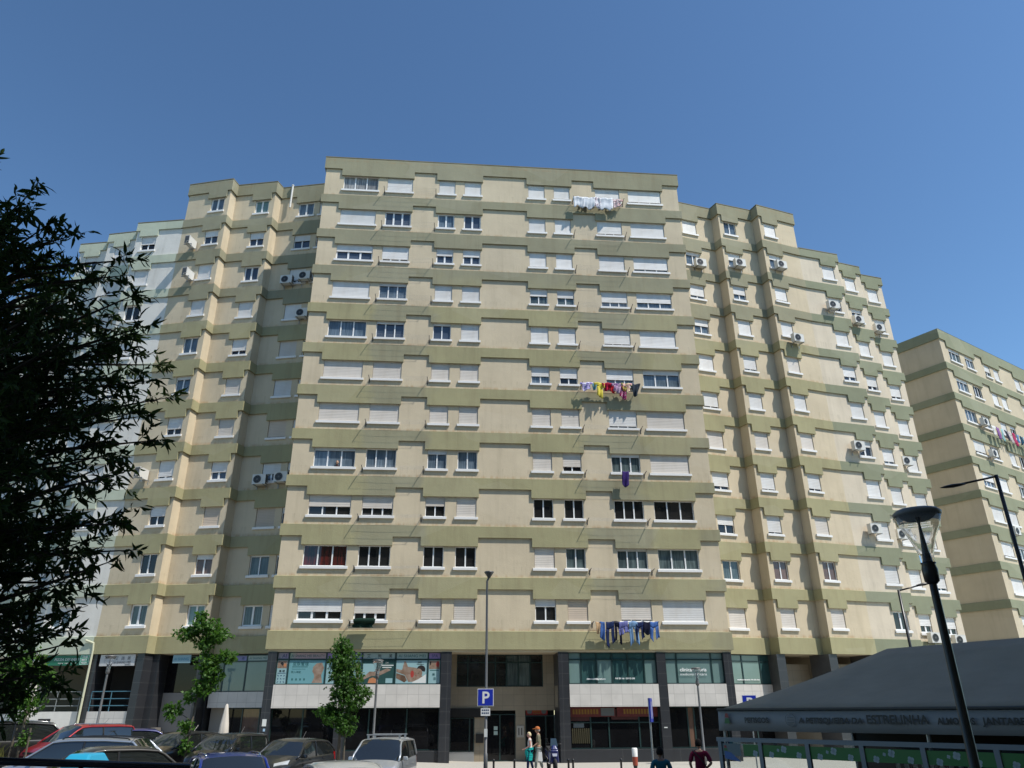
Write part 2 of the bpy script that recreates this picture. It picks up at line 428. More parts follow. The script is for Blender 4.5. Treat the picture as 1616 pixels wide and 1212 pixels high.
mb = MB(); mb.box(-12.24, 12.24, .01, DEEP - .01, ZB - .12, ZB - .005); mb.build('soffit', [M['cream']], root, off=off)
# ================================================================== wings
def wing(name, label, poly, roofs, facets, base, wallm, bandm, bottoms, wins, inner=None, n=1, r0=0, sillm=True):
    """poly: plan polyline; facets {segment index: (drop intervals, [(s0,s1,nm)])}; storeys r0+1..11; wins[k][j]"""
    rt, of = building(name, label, 'building', base, 0)
    zr = BT[r0]
    mb = MB()
    for i, (a, b) in enumerate(zip(poly, poly[1:])):
        hs = []
        if i in facets:
            for k in range(r0 + 1, 12):
                z0, z1 = wz(k)
                for s0, s1, nm in facets[i][1]: hs.append((s0, s1, z0, z1))
        wall_face(mb, a, b, ZB, zr - .2, hs)
    mb.build('wall', [M[wallm]], rt, off=of)
    for j, i in enumerate(sorted(facets)):
        for k in range(r0 + 1, 12):
            z0, z1 = wz(k)
            for q, (s0, s1, nm) in enumerate(facets[i][1]):
                e = wins(k, j, q)
                ex = e[2] if len(e) > 2 else ''
                shm = 'sh_tan' if 't' in ex else 'sh_cream' if 'c' in ex else 'sh_white'
                window(rt, of, poly[i], poly[i + 1], s0, s1, z0, z1, e[0], e[1], shm, nm, 'thick' if 'k' in ex else 'thin')
    mb = MB()
    for k in range(r0, 12):
        zt = BT[k]
        if k == 0: hi, lo = zt - .93, zt - 1.47
        else: hi, lo = zt - .66, zt - 1.15
        if k == 11: hi = lo = ZB
        sp = []
        for i, (a, b) in enumerate(zip(poly, poly[1:])):
            L = (Vector(b) - Vector(a)).length
            sp.append(drops(L, facets[i][0] if i in facets and k < 11 else [], hi, lo))
        band(mb, poly, sp, zt)
    mb.build('green_band', [M[bandm]], rt, off=of)
    # roof and soffit follow the plan
    fr = [seg_frame(a, b) for a, b in zip(poly, poly[1:])]
    mb = MB(); top = []
    for i in range(len(poly)):
        p = Vector((poly[i][0], poly[i][1], 0))
        if i == 0: q = p + fr[0][3] * .12
        elif i == len(fr): q = p + fr[-1][3] * .12
        else:
            n1, n2 = fr[i - 1][3], fr[i][3]; q = p + (n1 + n2) * (.12 / (1 + n1.dot(n2)))
        top.append(q)
    z1 = Vector((0, 0, zr - .005)); z2 = Vector((0, 0, zr + .06))
    mb.poly([q + z2 for q in top]); 
    for a, b in zip(top, top[1:] + top[:1]): mb.poly([a + z1, b + z1, b + z2, a + z2])
    mb.build('roof', [M['roof_stain']], rt, off=of)
    mb = MB(); mb.poly([(q[0], q[1], ZB - .004) for q in poly][::-1]); mb.build('soffit', [M[wallm]], rt, off=of)
    return rt, of
def mir(p): return [(-x, y) for x, y in p][::-1]
F1 = ((12.26, 2.75), (16.0, 3.62)); F2 = ((16.27, 2.92), (19.17, 3.57)); F3 = ((19.37, 2.87), (22.5, 3.75)); FM = ((22.5, 3.75), (25.8, 4.4)); FN = ((26.2, 5.4), (28.4, 5.95)); FO = ((28.9, 6.95), (31.0, 7.4))
LEN = lambda f: (Vector(f[1]) - Vector(f[0])).length
rp = [F1[0], F1[1], F2[0], F2[1], F3[0], F3[1], (22.5, 15), (12.26, 15)]
RW = {0: {1: (1, D), 2: (.22, Bl), 3: (.75, Bl), 4: (.45, Bl), 5: (1, D), 6: (.86, D), 7: (1, D, 'c'), 8: (.78, D), 9: (.5, D), 10: (0, 'g_curt'), 11: (1, D, 'c')},
      1: {1: (0, Bl), 2: (.52, Bl), 3: (.58, Bl), 4: (1, D), 5: (.84, Bl), 6: (1, D), 7: (1, D, 'c'), 8: (.9, D), 9: (.88, D), 10: (0, 'g_brown'), 11: (1, D, 'c')},
      2: {1: (1, D), 2: (.33, Bl), 3: (.86, Bl), 4: (1, D), 5: (1, D, 'c'), 6: (1, D), 7: (1, D, 'c'), 8: (.84, D), 9: (1, D, 'c'), 10: (0, 'g_brown'), 11: (1, D, 'c')}}
def rwins(k, j, q):
    if j == 0 and q == 0: return (1, D) if k % 2 else (.5, D)
    return RW[j][k]
d23 = [(.22, 1.65)]; w23 = [(.38, 1.40, 2)]
L1, L2, L3 = LEN(F1), LEN(F2), LEN(F3)
rw, rwo = wing('apartment_wing_building', 'cream wing with zigzag bays directly right of the tall central tower', rp, None,
     {0: ([(0, 2.58)], [(.02, .82, 1), (1.25, 2.42, 2)]), 2: (d23, w23), 4: (d23, w23)}, (17.5, 8), 'cream', 'wband', None, rwins)
def mdrop(L, iv): return [(L - b, L - a) for a, b in iv][::-1]
def mwin(L, ws): return [(L - b, L - a, n) for a, b, n in ws][::-1]
LW = {2: {1: (1, D), 2: (.4, Sk), 3: (.8, D), 4: (1, D), 5: (0, D), 6: (1, D), 7: (1, D), 8: (.4, D), 9: (.3, D), 10: (.1, D), 11: (1, D)}}
L_B = {1: (0, Bl, 'k'), 2: (.42, Sk), 3: (.9, D), 4: (1, D), 5: (0, Bl), 6: (.16, Bl), 7: (.64, D), 8: (.84, Sk, 'k'), 9: (.52, D), 10: (0, D), 11: (0, Cu, 'k')}
L_D = {1: (0, 'g_blindteal', 'k'), 2: (.45, Sk), 3: (.06, Sk, 'k'), 4: (1, D), 5: (.72, D), 6: (1, D, 'c'), 7: (.95, D, 'c'), 8: (.55, Sk, 'k'), 9: (1, D, 't'), 10: (.22, 'g_brown'), 11: (0, 'g_blindteal', 'k')}
L_E = {1: (0, Bl, 'k'), 2: (.42, Sk), 3: (.78, Sk, 'k'), 4: (1, D), 5: (1, D, 'c'), 6: (1, D), 7: (.96, D, 't'), 8: (.58, Sk, 'k'), 9: (1, D, 't'), 10: (.06, Cu), 11: (0, Cu, 'k')}
lp = mir(rp)       # (-12.26,15),(-22.5,15),F3'..F1'
# segments: 0 back, 1 end, 2 F3', 3 fin, 4 F2', 5 fin, 6 F1'
def lwins(k, j, q):
    if j == 0: return L_B[k]
    if j == 1: return L_D[k]
    return L_E[k] if q == 0 else LW[2][k]
lw, lwo = wing('apartment_wing_building', 'cream wing with zigzag bays directly left of the tall central tower', lp, None,
     {2: (mdrop(L3, d23), mwin(L3, w23)), 4: (mdrop(L2, d23), mwin(L2, w23)), 6: (mdrop(L1, [(0, 2.58)]), mwin(L1, [(.02, .82, 1), (1.25, 2.42, 2)]))}, (-17.5, 8), 'cream', 'wband', None, lwins)
# outer wings, one storey lower
LM, LN_, LO = LEN(FM), LEN(FN), LEN(FO)
FP = ((31.6, 8.7), (33.9, 9.2)); FQ = ((34.4, 10.3), (36.6, 10.8))
op = [(22.5, 3.75), FM[1], FN[0], FN[1], FO[0], FO[1], (31.0, 17), (22.5, 17)]
OW = {0: {2: (1, D), 3: (.6, D), 4: (1, D), 5: (.7, Sk, 'k'), 6: (.97, D), 7: (.38, D, 'k'), 8: (.94, D), 9: (1, D), 10: (.92, D, 'k'), 11: (0, D, 'k')},
      1: {2: (1, D), 3: (.25, Bl, 'k'), 4: (1, D), 5: (.72, D, 'k'), 6: (1, D), 7: (.82, Bl), 8: (.95, D), 9: (1, D), 10: (1, D), 11: (.6, D, 'k')},
      2: {2: (1, D), 3: (.95, D), 4: (1, D), 5: (.8, D, 'k'), 6: (.93, D), 7: (.95, D), 8: (1, D), 9: (.9, D), 10: (.8, D, 'k'), 11: (.62, D, 'k')}}
ow, owo = wing('apartment_wing_building', 'pale cream outer wing with sage green bands at the right end of the block', op, None,
     {0: ([(1.74, 3.10)], [(1.84, 2.90, 2)]), 2: ([(.52, 1.76)], [(.66, 1.62, 2)]), 4: ([(.5, 1.74)], [(.62, 1.58, 2)])}, (27, 10), 'pale', 'gband', None,
     lambda k, j, q: OW[j][k], r0=1)
random.seed(3)
mp_ = mir([(22.5, 3.75), FM[1], FN[0], FN[1], FO[0], FO[1], (31.0, 17), (22.5, 17)])
mw, mwo = wing('apartment_wing_building', 'white wing with mint green bands, left end of the block behind the dark tree', mp_, None,
     {2: (mdrop(LO, [(.5, 1.74)]), mwin(LO, [(.62, 1.58, 2)])), 4: (mdrop(LN_, [(.52, 1.76)]), mwin(LN_, [(.66, 1.62, 2)])), 6: (mdrop(LM, [(1.74, 3.10)]), mwin(LM, [(1.84, 2.90, 2)]))}, (-27, 10), 'white_wall', 'mint', None,
     lambda k, j, q: (random.choice([1, .5, .9, .3, 1, .55, .8, 0]), random.choice([D, Bl, Sk])), r0=1)
pp = mir([(31.02, 8.6), FP[1], FQ[0], FQ[1], (36.6, 20), (31.02, 20)])
LP_, LQ = (Vector(FP[1]) - Vector((31.02, 8.6))).length, LEN(FQ)
wing('apartment_wing_building', 'low white and mint building piece at the left edge, seen through the dark tree', pp, None,
     {2: (mdrop(LQ, [(.5, 1.74)]), mwin(LQ, [(.62, 1.58, 2)])), 4: (mdrop(LP_, [(1.0, 2.3)]), mwin(LP_, [(1.15, 2.15, 2)]))}, (-34, 12), 'white_wall', 'mint', None,
     lambda k, j, q: (random.choice([1, .5, .9, .3, 1, .55, .8, 0]), random.choice([D, Bl, Sk])), r0=2)
# ================================================================== separate block far right
FB = [29.81 - 2.8 * k + .0 for k in range(0, 11)]
fr_root = thing('apartment_building', 'separate apartment building at the far right edge with one wide blank shaded side wall', 'building', (36.93, 56.82, 0), math.atan2(8.7, 13.02))
FA, FBp = (0, 0), (34, 0)
dd = (Vector((34.67, 59.39)) - Vector((36.73, 56.41)))
ca, sa = math.cos(math.atan2(8.7, 13.02)), math.sin(math.atan2(8.7, 13.02))
ddl = Vector((dd.x * ca + dd.y * sa, -dd.x * sa + dd.y * ca)).normalized() * 13
side = (ddl.x, ddl.y)
fz = [32.98] + FB
fw = [(1.15, 3.0, 3), (3.85, 5.3, 3), (7.2, 8.25, 2), (8.9, 9.9, 2), (12.9, 13.95, 2), (14.6, 15.6, 2), (17.3, 18.9, 3), (19.6, 21.5, 3), (24, 25, 2), (26, 27, 2)]
fd = [(.85, 5.6), (6.95, 10.1), (12.7, 15.9), (17.0, 21.8), (23.7, 27.3)]
mb = MB(); hs = []
for k in range(1, 12):
    for a, b, n_ in fw: hs.append((a, b, fz[k] + .5, fz[k] + 1.62))
wall_face(mb, FA, FBp, 0, fz[0] - .2, hs); wall_face(mb, side, FA, 0, fz[0] - .2); wall_face(mb, FBp, (34, 13), 0, fz[0] - .2); wall_face(mb, (34, 13), side, 0, fz[0] - .2)
mb.build('wall', [M['far_cream']], fr_root)
random.seed(11)
for k in range(1, 12):
    for a, b, n_ in fw:
        if a > 19.7: continue
        window(fr_root, (0, 0, 0), FA, FBp, a, b, fz[k] + .5, fz[k] + 1.62, random.choice([1, .55, .8, .2, 0, .9, 1]), random.choice([D, Bl, Sk, Cu]), 'sh_white', n_)
mb = MB()
for a, b, n_ in fw:
    if a < 19.7: continue
    for k in range(1, 12): mb.poly([(a, .12, fz[k] + .5), (b, .12, fz[k] + .5), (b, .12, fz[k] + 1.62), (a, .12, fz[k] + 1.62)])
_o = mb.build('pane', [M['g_dark']], fr_root); _o['kind'] = 'stuff'
mb = MB()
for k in range(12):
    hi, lo = (fz[k] - .95, fz[k] - 1.5) if k == 0 else (fz[k] - .64, fz[k] - 1.13)
    if k == 11: lo = hi
    band(mb, [side, FA, FBp, (34, 13)], [[(0, 13, hi)], drops(34, fd, hi, lo), [(0, 13, hi)]], fz[k])
mb.build('green_band', [M['gband']], fr_root)
mb = MB(); mb.poly([(side[0], side[1], fz[0] + .01), (0, -.1, fz[0] + .01), (34.1, -.1, fz[0] + .01), (34.1, 13, fz[0] + .01)]); mb.build('roof', [M['roof_stain']], fr_root)

# ================================================================== the block across the street, behind the photographer (unseen, placed and sized to shade the near tree, lamp and tent)
ob = thing('apartment_building', 'apartment block opposite the tower, behind the photographer, unseen and sized to shade tree and tent', 'building', (0, -3, 0))
op_ = [(32, 12), (21.5, 12), (21.5, -2.5), (-14, -2.5), (-14, -16), (32, -16)]
mb = MB(); ohs = {1: [(a, a + 1.6, 1.5 + 2.8 * k, 2.7 + 2.8 * k) for a in (1.5, 5.5, 9.5) for k in range(12)], 2: [(a + 1.5, a + 3.3, 1.5 + 2.8 * k, 2.7 + 2.8 * k) for a in range(0, 32, 4) for k in range(12)]}
for i, (a, b) in enumerate(zip(op_, op_[1:] + op_[:1])):
    wall_face(mb, a, b, 0, 36, ohs.get(i, ()))
mb.poly([(x, y, 36) for x, y in op_][::-1]); mb.build('wall', [M['far_cream']], ob, off=(0, -3, 0))
for i, hs_ in ohs.items():
    A_, B_, d_, n_, L_ = seg_frame(op_[i], op_[i + 1])
    for h in hs_:
        m = MB(); P_ = lambda s, z: A_ + d_ * s - n_ * .15 + Vector((0, 3, z)); m.poly([P_(h[0], h[2]), P_(h[1], h[2]), P_(h[1], h[3]), P_(h[0], h[3])]); m.build('window', [M['g_dark'] if (int(h[0]) + int(h[2])) % 3 else M['sh_white']], ob)
mb = MB()
for k in range(13): band(mb, op_[:4], [[(0, (Vector(b) - Vector(a)).length, .1 + 2.8 * k)] for a, b in zip(op_[:4], op_[1:4])], .9 + 2.8 * k)
mb.build('green_band', [M['gband']], ob, off=(0, -3, 0))
# ================================================================== ground (structure)
def ground_mat(name, c, c2, sc=6, rough=.9):
    m, t, b = new_mat(name); co = coords(t)
    t.links.new(mixc(t, ramp(t, noise(t, sc, 6, co, .7), .3, .7, 0, 1), c, c2), b.inputs['Base Color']); b.inputs['Roughness'].default_value = rough
    bp = N(t, 'ShaderNodeBump'); bp.inputs['Strength'].default_value = .3; bp.inputs['Distance'].default_value = .02
    t.links.new(noise(t, 40, 3, co), bp.inputs['Height']); t.links.new(bp.outputs[0], b.inputs['Normal']); return m
M['asphalt'] = ground_mat('asphalt', (.05, .05, .05), (.085, .08, .075), 3)
M['calcada'] = ground_mat('pale_paving', (.33, .31, .27), (.42, .40, .35), 9)
def strip(name, y0, y1, dz, mat, x0=-75, x1=75, follow=None):
    mb = MB(); xs = [-400, x0, -40, -30, -20, -14, -8, -5, -2, 5, 15, 30, x1, 400]
    for a, b in zip(xs, xs[1:]):
        mb.poly([(a, y0, gz(a) + dz), (b, y0, gz(b) + dz), (b, y1, gz(b) + dz), (a, y1, gz(a) + dz)])
    o = mb.build(name, [mat]); structure(o); return o
def gz(x, y=30): return 0.15 + 0.035 * max(0.0, min(-x, 24) - 2)
strip('ground', -300, 900, -.02, M['asphalt'])
strip('road', 9.5, 34.6, 0.0, M['asphalt'])
# pavement along the shops, with a kerb
mb = MB(); xs = [-75, -40, -26, -20, -14, -8, -5, -2, 5, 15, 30, 75]
for a, b in zip(xs, xs[1:]):
    za, zb = gz(a) + .17, gz(b) + .17
    mb.poly([(a, 34.75, za), (b, 34.75, zb), (b, 75, zb), (a, 75, za)])
structure(mb.build('pavement', [M['calcada']]))
mb = MB()
for a, b in zip(xs, xs[1:]):
    za, zb = gz(a), gz(b)
    mb.hexa([(a, 34.55, za - .05), (b, 34.55, zb - .05), (b, 34.75, zb - .05), (a, 34.75, za - .05), (a, 34.57, za + .175), (b, 34.57, zb + .175), (b, 34.75, zb + .175), (a, 34.75, za + .175)])
structure(mb.build('kerb', [flat('kerb_stone', (.4, .39, .37), .8)]))
# parking bay lines
mb = MB()
for i in range(9):
    x = -3 - i * 2.7; 
    mb.poly([(x, 27.2, gz(x) + .006), (x + .1, 27.2, gz(x) + .006), (x + .1 - .6, 32.0, gz(x) + .006), (x - .6, 32.0, gz(x) + .006)])
structure(mb.build('road_marking', [flat('white_road_paint', (.6, .6, .58), .7)]))
# raised terrace where the photographer stands
mb = MB(); mb.box(-14, 6, -14, 6.4, .1, 1.1); structure(mb.build('terrace', [M['calcada']]))
# ================================================================== text helper
def text_mesh(body, size, mat, width=None, align='CENTER', bold=0, shear=0, ext=.004):
    c = bpy.data.curves.new('lettering', 'FONT'); c.body = body; c.size = size; c.align_x = align; c.extrude = ext; c.offset = bold; c.shear = shear
    c.resolution_u = 3
    o = bpy.data.objects.new('tmp', c); COL.objects.link(o)
    me = bpy.data.meshes.new_from_object(o.evaluated_get(bpy.context.evaluated_depsgraph_get()))
    COL.objects.unlink(o); bpy.data.objects.remove(o)
    xs = [v.co.x for v in me.vertices]
    if width and xs:
        k = width / (max(xs) - min(xs))
        for v in me.vertices: v.co.x *= k
    # stand it up: text x -> x, text y -> z, facing -y
    for v in me.vertices: x, y, z = v.co; v.co = (x, -z, y)
    me.materials.clear(); me.materials.append(mat); me.name = 'lettering'
    return me
def text(body, size, mat, parent, loc, rz=0, **k):
    return link('lettering', text_mesh(body, size, mat, **k), parent, loc, (0, 0, rz))
def fl(n, c, r=.5): return flat(n, c, r)
# ================================================================== shop fronts under the tower (local frame: u, w, z)
G0 = .30
def lbox(name, mat, x0, x1, y0, y1, z0, z1, rt=None, of=None):
    mb = MB(); mb.box(x0, x1, y0, y1, z0, z1); return mb.build(name, mat if isinstance(mat, list) else [mat], rt or root, off=of or off)
for a, b in ((-12.2, -11.75), (-8.57, -8.08), (-3.35, -2.8), (2.8, 3.35), (8.08, 8.57), (11.75, 12.2)):
    lbox('pillar', M['slate'], a, b, -.03, .75 if abs(a) > 4 else 1.75, G0, ZB - .125)
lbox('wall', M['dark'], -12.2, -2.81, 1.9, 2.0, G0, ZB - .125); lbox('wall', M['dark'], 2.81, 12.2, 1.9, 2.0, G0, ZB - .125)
def glazing(rt, of, A, B, s0, s1, z0, z1, mull, trans, panes, name='shop_window', y=.14):
    """glazed strip: frame mesh + one pane child per cell. panes[(col,row)] -> material key"""
    A_, B_, d, n, L = seg_frame(A, B); rz = math.atan2(d.y, d.x)
    p = A_ + d * s0 - n * y - Vector(of) + Vector((0, 0, z0))
    W_, H = s1 - s0, z1 - z0; t = .045
    xs = [0] + [m - s0 for m in mull] + [W_]; zs = [0] + [q - z0 for q in trans] + [H]
    f = MB()
    for i, x in enumerate(xs):
        x0, x1 = (x, x + t) if i == 0 else (x - t, x) if i == len(xs) - 1 else (x - t / 1.3, x + t / 1.3)
        f.box(x0, x1, -.03, .05, 0, H)
    for j, z in enumerate(zs):
        za, zb = (z, z + t) if j == 0 else (z - t, z) if j == len(zs) - 1 else (z - t / 1.5, z + t / 1.5)
        for a, b in zip(xs, xs[1:]): f.box(a + t, b - t, -.026, .046, za, zb)
    w = f.build(name, [M['teal_frame']], rt, p, (0, 0, rz))
    for i, (a, b) in enumerate(zip(xs, xs[1:])):
        for j, (c, e) in enumerate(zip(zs, zs[1:])):
            g = MB(); g.poly([(a + .02, .01, c + .02), (b - .02, .01, c + .02), (b - .02, .01, e - .02), (a + .02, .01, e - .02)])
            g.build('pane', [M[panes(i, j)]], w)
    return w, xs, zs
TW = 12.25
Lw, Lxs, Lzs = glazing(root, off, A0, B0, -11.75 + TW, -8.57 + TW, 3.99, 5.56, [-11.15 + TW, -9.25 + TW], [5.20], lambda i, j: 'g_teal')
Lw2, Lxs2, _ = glazing(root, off, A0, B0, -8.08 + TW, -3.35 + TW, 3.99, 5.56, [-7.42 + TW, -5.70 + TW, -4.02 + TW], [5.20], lambda i, j: 'g_teal')
Rw, Rxs, _ = glazing(root, off, A0, B0, 3.35 + TW, 8.08 + TW, 3.99, 5.56, [4.02 + TW, 4.86 + TW, 5.70 + TW, 6.55 + TW, 7.42 + TW], [5.20], lambda i, j: 'g_blindteal' if (i in (0, 2, 5) and j == 0) or (i == 0) else 'g_teal')
Rw2, Rxs2, _ = glazing(root, off, A0, B0, 8.57 + TW, 11.75 + TW, 3.99, 5.56, [9.2 + TW, 11.1 + TW], [5.20], lambda i, j: 'g_blindteal')
for a, b in ((-11.75, -3.35), (3.35, 8.08), (8.57, 11.75)):
    lbox('stone_panel', M['marble'], a + .002, b - .002, -.055 if a < -5 else -.05, .3, 2.9, 3.985)
for a, b in ((-11.75, -8.57), (-8.08, -3.35), (3.35, 8.08), (8.57, 11.75)):
    lbox('plinth', M['slate'], a + .002, b - .002, .12, .4, G0, .93)
shopg = lambda i, j: 'g_shop'
glazing(root, off, A0, B0, -11.75 + TW, -8.57 + TW, .935, 2.895, [-10.2 + TW], [], shopg, y=.35)
glazing(root, off, A0, B0, -8.08 + TW, -3.35 + TW, .935, 2.895, [-6.9 + TW, -5.0 + TW], [], shopg, y=.35)
sw, _, _ = glazing(root, off, A0, B0, 3.35 + TW, 8.08 + TW, .935, 2.895, [4.45 + TW, 5.4 + TW, 7.0 + TW], [2.15], shopg, y=.35)
glazing(root, off, A0, B0, 8.57 + TW, 11.75 + TW, .935, 2.895, [9.6 + TW, 9.95 + TW], [], lambda i, j: 'g_brown' if i == 1 else 'g_shop', y=.35)
# entrance recess
EN = 1.8
lbox('entrance_wall', M['tan_tile'], -2.8, 2.8, EN, EN + .15, 2.75, 3.92)
lbox('entrance_wall', M['tan_tile'], -2.8, -2.5, EN, EN + .15, 3.92, 5.55); lbox('entrance_wall', M['tan_tile'], 2.2, 2.8, EN, EN + .15, 3.92, 5.55)
lbox('entrance_wall', M['tan_tile'], -1.5, -.95, EN + .02, EN + .15, G0, 2.75); lbox('entrance_wall', M['tan_tile'], .68, 1.2, EN + .02, EN + .15, G0, 2.75)
lbox('entrance_wall', M['grey_alu'], -2.8, -1.5, EN - .02, EN + .15, G0, .78)
mE = lambda v: v + TW
A1, B1 = (-12.25, EN), (12.25, EN)
glazing(root, off, A1, B1, -2.5 + TW, 2.2 + TW, 3.925, 5.55, [-1.9 + TW, -.4 + TW, .2 + TW, .85 + TW, 1.5 + TW], [5.15], lambda i, j: 'g_curt' if i in (3, 4) else 'g_dark', name='window', y=.05)
glazing(root, off, A1, B1, -2.78 + TW, -1.5 + TW, .79, 2.4, [-1.75 + TW], [], shopg, y=.03)
lbox('sign_fascia', M['black'], -2.78, -.9, EN - .1, EN - .001, 2.42, 2.86)
dr, _, _ = glazing(root, off, A1, B1, -.95 + TW, .68 + TW, G0 + .02, 2.57, [-.15 + TW], [], shopg, name='entrance_door', y=.03)
for z in (1.55, 1.78): 
    mb = MB(); mb.box(.48, .68, -.004, 0, z - .3, z - .12); mb.build('notice', [fl('pale_notice', (.35, .45, .42))], dr)
glazing(root, off, A1, B1, 1.2 + TW, 2.78 + TW, G0 + .02, 2.5, [2.3 + TW], [], shopg, name='entrance_door', y=.03)
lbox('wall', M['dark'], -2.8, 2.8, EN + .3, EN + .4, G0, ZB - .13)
lbox('letter_box', M['black'], -1.42, -1.02, EN - .1, EN + .02, 1.2, 1.62)
lbox('notice', fl('stone_notice', (.4, .38, .34)), .74, 1.12, EN - .03, EN + .02, 1.45, 2.0)
for x in (.83, .98): lbox('notice', M['black'], x, x + .05, EN - .035, EN - .031, 1.55, 1.9)
lbox('stone_panel', M['tan_tile'], 2.795, 2.80, .5, 1.6, 2.9, 3.95)
# red fascia signs of the shop right of the entrance
red = fl('red_sign_panel', (.10, .010, .008)); yel = fl('yellow_lettering', (.20, .10, .01)); gry = fl('grey_lettering', (.10, .11, .11))
def sign(name, label, A, B, s0, s1, z0, z1, y, mat, th=.05, of=None, parent_none=True):
    A_, B_, d, n, L = seg_frame(A, B); rz = math.atan2(d.y, d.x) + BA
    p = loc2w(0, 0) * 0 + C0
    q = A_ + d * s0 - n * y
    P = loc2w(q.x, q.y, z0)
    s = MB(); s.box(0, s1 - s0, 0, th, 0, z1 - z0)
    o = s.build(name, [mat], None, P, (0, 0, rz)); return o, s1 - s0, z1 - z0
o, w_, h_ = sign('shop_sign', '', A0, B0, 3.4 + TW, 5.75 + TW, 2.42, 2.88, .27, red)
tag(o, 'dim red fascia sign with faded yellow letters, left one above the dark shop window right of the entrance', 'sign')
o['label'] = 'dim red fascia sign with yellow letters, nearest the entrance recess'
for i, s in enumerate([.09, .25, .40, .55, .70, .85, 1.0, 1.13]):
    pass
mb = MB()
for i in range(9): mb.box(.12 + i * .155, .22 + i * .155, -.006, 0, .13, .36)
mb.build('illegible_letters', [yel], o)
mb = MB(); mb.box(1.6, 2.3, -.02, 0, .05, .42); mb.build('grey_picture', [gry], o)
o, w_, h_ = sign('shop_sign', '', A0, B0, 5.85 + TW, 8.0 + TW, 2.42, 2.88, .27, red)
tag(o, 'dim red fascia sign with yellow letters, farther right of the entrance beside the second pillar', 'sign')
mb = MB()
for i in range(10): mb.box(.35 + i * .155, .45 + i * .155, -.006, 0, .13, .36)
mb.build('illegible_letters', [yel], o)
for a, b in ((3.5, 4.4), (5.6, 7.0)):
    pass
for bx in ((.08, 1.05, 1.3, 1.9), (2.2, 3.6, 1.35, 1.85)):
    mb = MB(); mb.box(bx[0], bx[1], -.012, .008, bx[2], bx[3]); mb.build('window_poster', [fl('dark_red_poster', (.05, .006, .005))], sw)
mb = MB()
for i in range(9): mb.box(.12 + i * .105, .18 + i * .105, -.012, .008, .25, .95)
mb.build('window_poster', [fl('ochre_goods', (.04, .035, .015))], sw)
mb = MB(); mb.box(.2, .75, -.013, -.012, .98, 1.22); mb.build('window_poster', [fl('grey_goods', (.10, .12, .13))], sw)
o, w_, h_ = sign('shop_sign', '', A1, B1, 1.25 + TW, 2.42 + TW, 2.5, 2.92, .12, fl('bright_red_panel', (.30, .02, .015)), .1)
tag(o, 'small bright red sign with two grey discs above the recessed right door', 'sign')
mb = MB()
for x in (.2, .97): mb.tube([(x, .01, .21), (x, -.012, .21)], .14, 16)
mb.build('grey_disc', [gry], o)
mb = MB()
for i, z in enumerate((.10, .2, .3)):
    for q in range(4): mb.box(.39 + q * .1, .46 + q * .1, -.006, 0, z - .03, z + .03)
mb.build('illegible_letters', [yel], o)
# --- posters in the beauty salon windows (flat prints on the glass)
def prints(win, cells, xs, z0, z1):
    pass

def photo_print(name, c, d, sc=3):
    m, t, b = new_mat(name); co = coords(t); t.links.new(mixc(t, ramp(t, noise(t, sc, 4, co, .6), .35, .65, 0, 1), c, d), b.inputs['Base Color']); b.inputs['Roughness'].default_value = .35; return m
skin_p = photo_print('print_skin', (.32, .24, .19), (.19, .12, .08)); skin_d = photo_print('print_skin_shade', (.2, .13, .09), (.09, .05, .03)); cy = fl('print_cyan', (.13, .30, .33)); cyl = fl('print_pale_cyan', (.25, .40, .42))
wh = fl('print_white', (.6, .62, .6)); navy = fl('print_navy', (.02, .05, .12)); tealt = fl('print_dark_teal', (.02, .10, .10)); dgr = fl('print_dark_green', (.015, .06, .055)); org = fl('print_orange', (.45, .18, .08)); blk = fl('print_black', (.015, .012, .012)); rdd = fl('print_red', (.35, .04, .03))
def grad(name, cs):
    m, t, b = new_mat(name); c = coords(t); sx = N(t, 'ShaderNodeSeparateXYZ'); t.links.new(c, sx.inputs[0])
    r = N(t, 'ShaderNodeValToRGB'); t.links.new(sx.outputs[0], r.inputs[0])
    while len(r.color_ramp.elements) < len(cs): r.color_ramp.elements.new(.5)
    for i, (p, col) in enumerate(cs): r.color_ramp.elements[i].position = p; r.color_ramp.elements[i].color = (*col, 1)
    t.links.new(r.outputs[0], b.inputs['Base Color']); b.inputs['Roughness'].default_value = .4; return m
gA = grad('print_pink_to_violet', [(0, (.3, .28, .30)), (1, (.26, .18, .38))])
gB = grad('print_blue_green_pink', [(0, (.16, .24, .32)), (.45, (.22, .42, .30)), (1, (.42, .30, .30))])
gC = grad('print_green_grey', [(0, (.2, .45, .34)), (.7, (.33, .35, .33)), (1, (.30, .38, .36))])
def poly_part(name, mat, parent, pts, y):
    mb = MB(); mb.poly([(x, y, z) for x, z in pts]); return mb.build(name, [mat], parent)
def rect(x0, x1, z0, z1): return [(x0, z0), (x1, z0), (x1, z1), (x0, z1)]
def oval(cx, cz, rx_, rz_, n=18, a0=0, a1=2 * math.pi): return [(cx + rx_ * math.cos(a0 + (a1 - a0) * i / n), cz + rz_ * math.sin(a0 + (a1 - a0) * i / n)) for i in range(n)]
def poster(win, x0, x1, z0, z1, mat):
    o = poly_part('window_poster', mat, win, rect(x0, x1, z0, z1), -.002); return o
T_ = lambda s, sz, m, par, x, z, **k: text(s, sz, m, par, (x, -.006, z), ext=.001, **k)
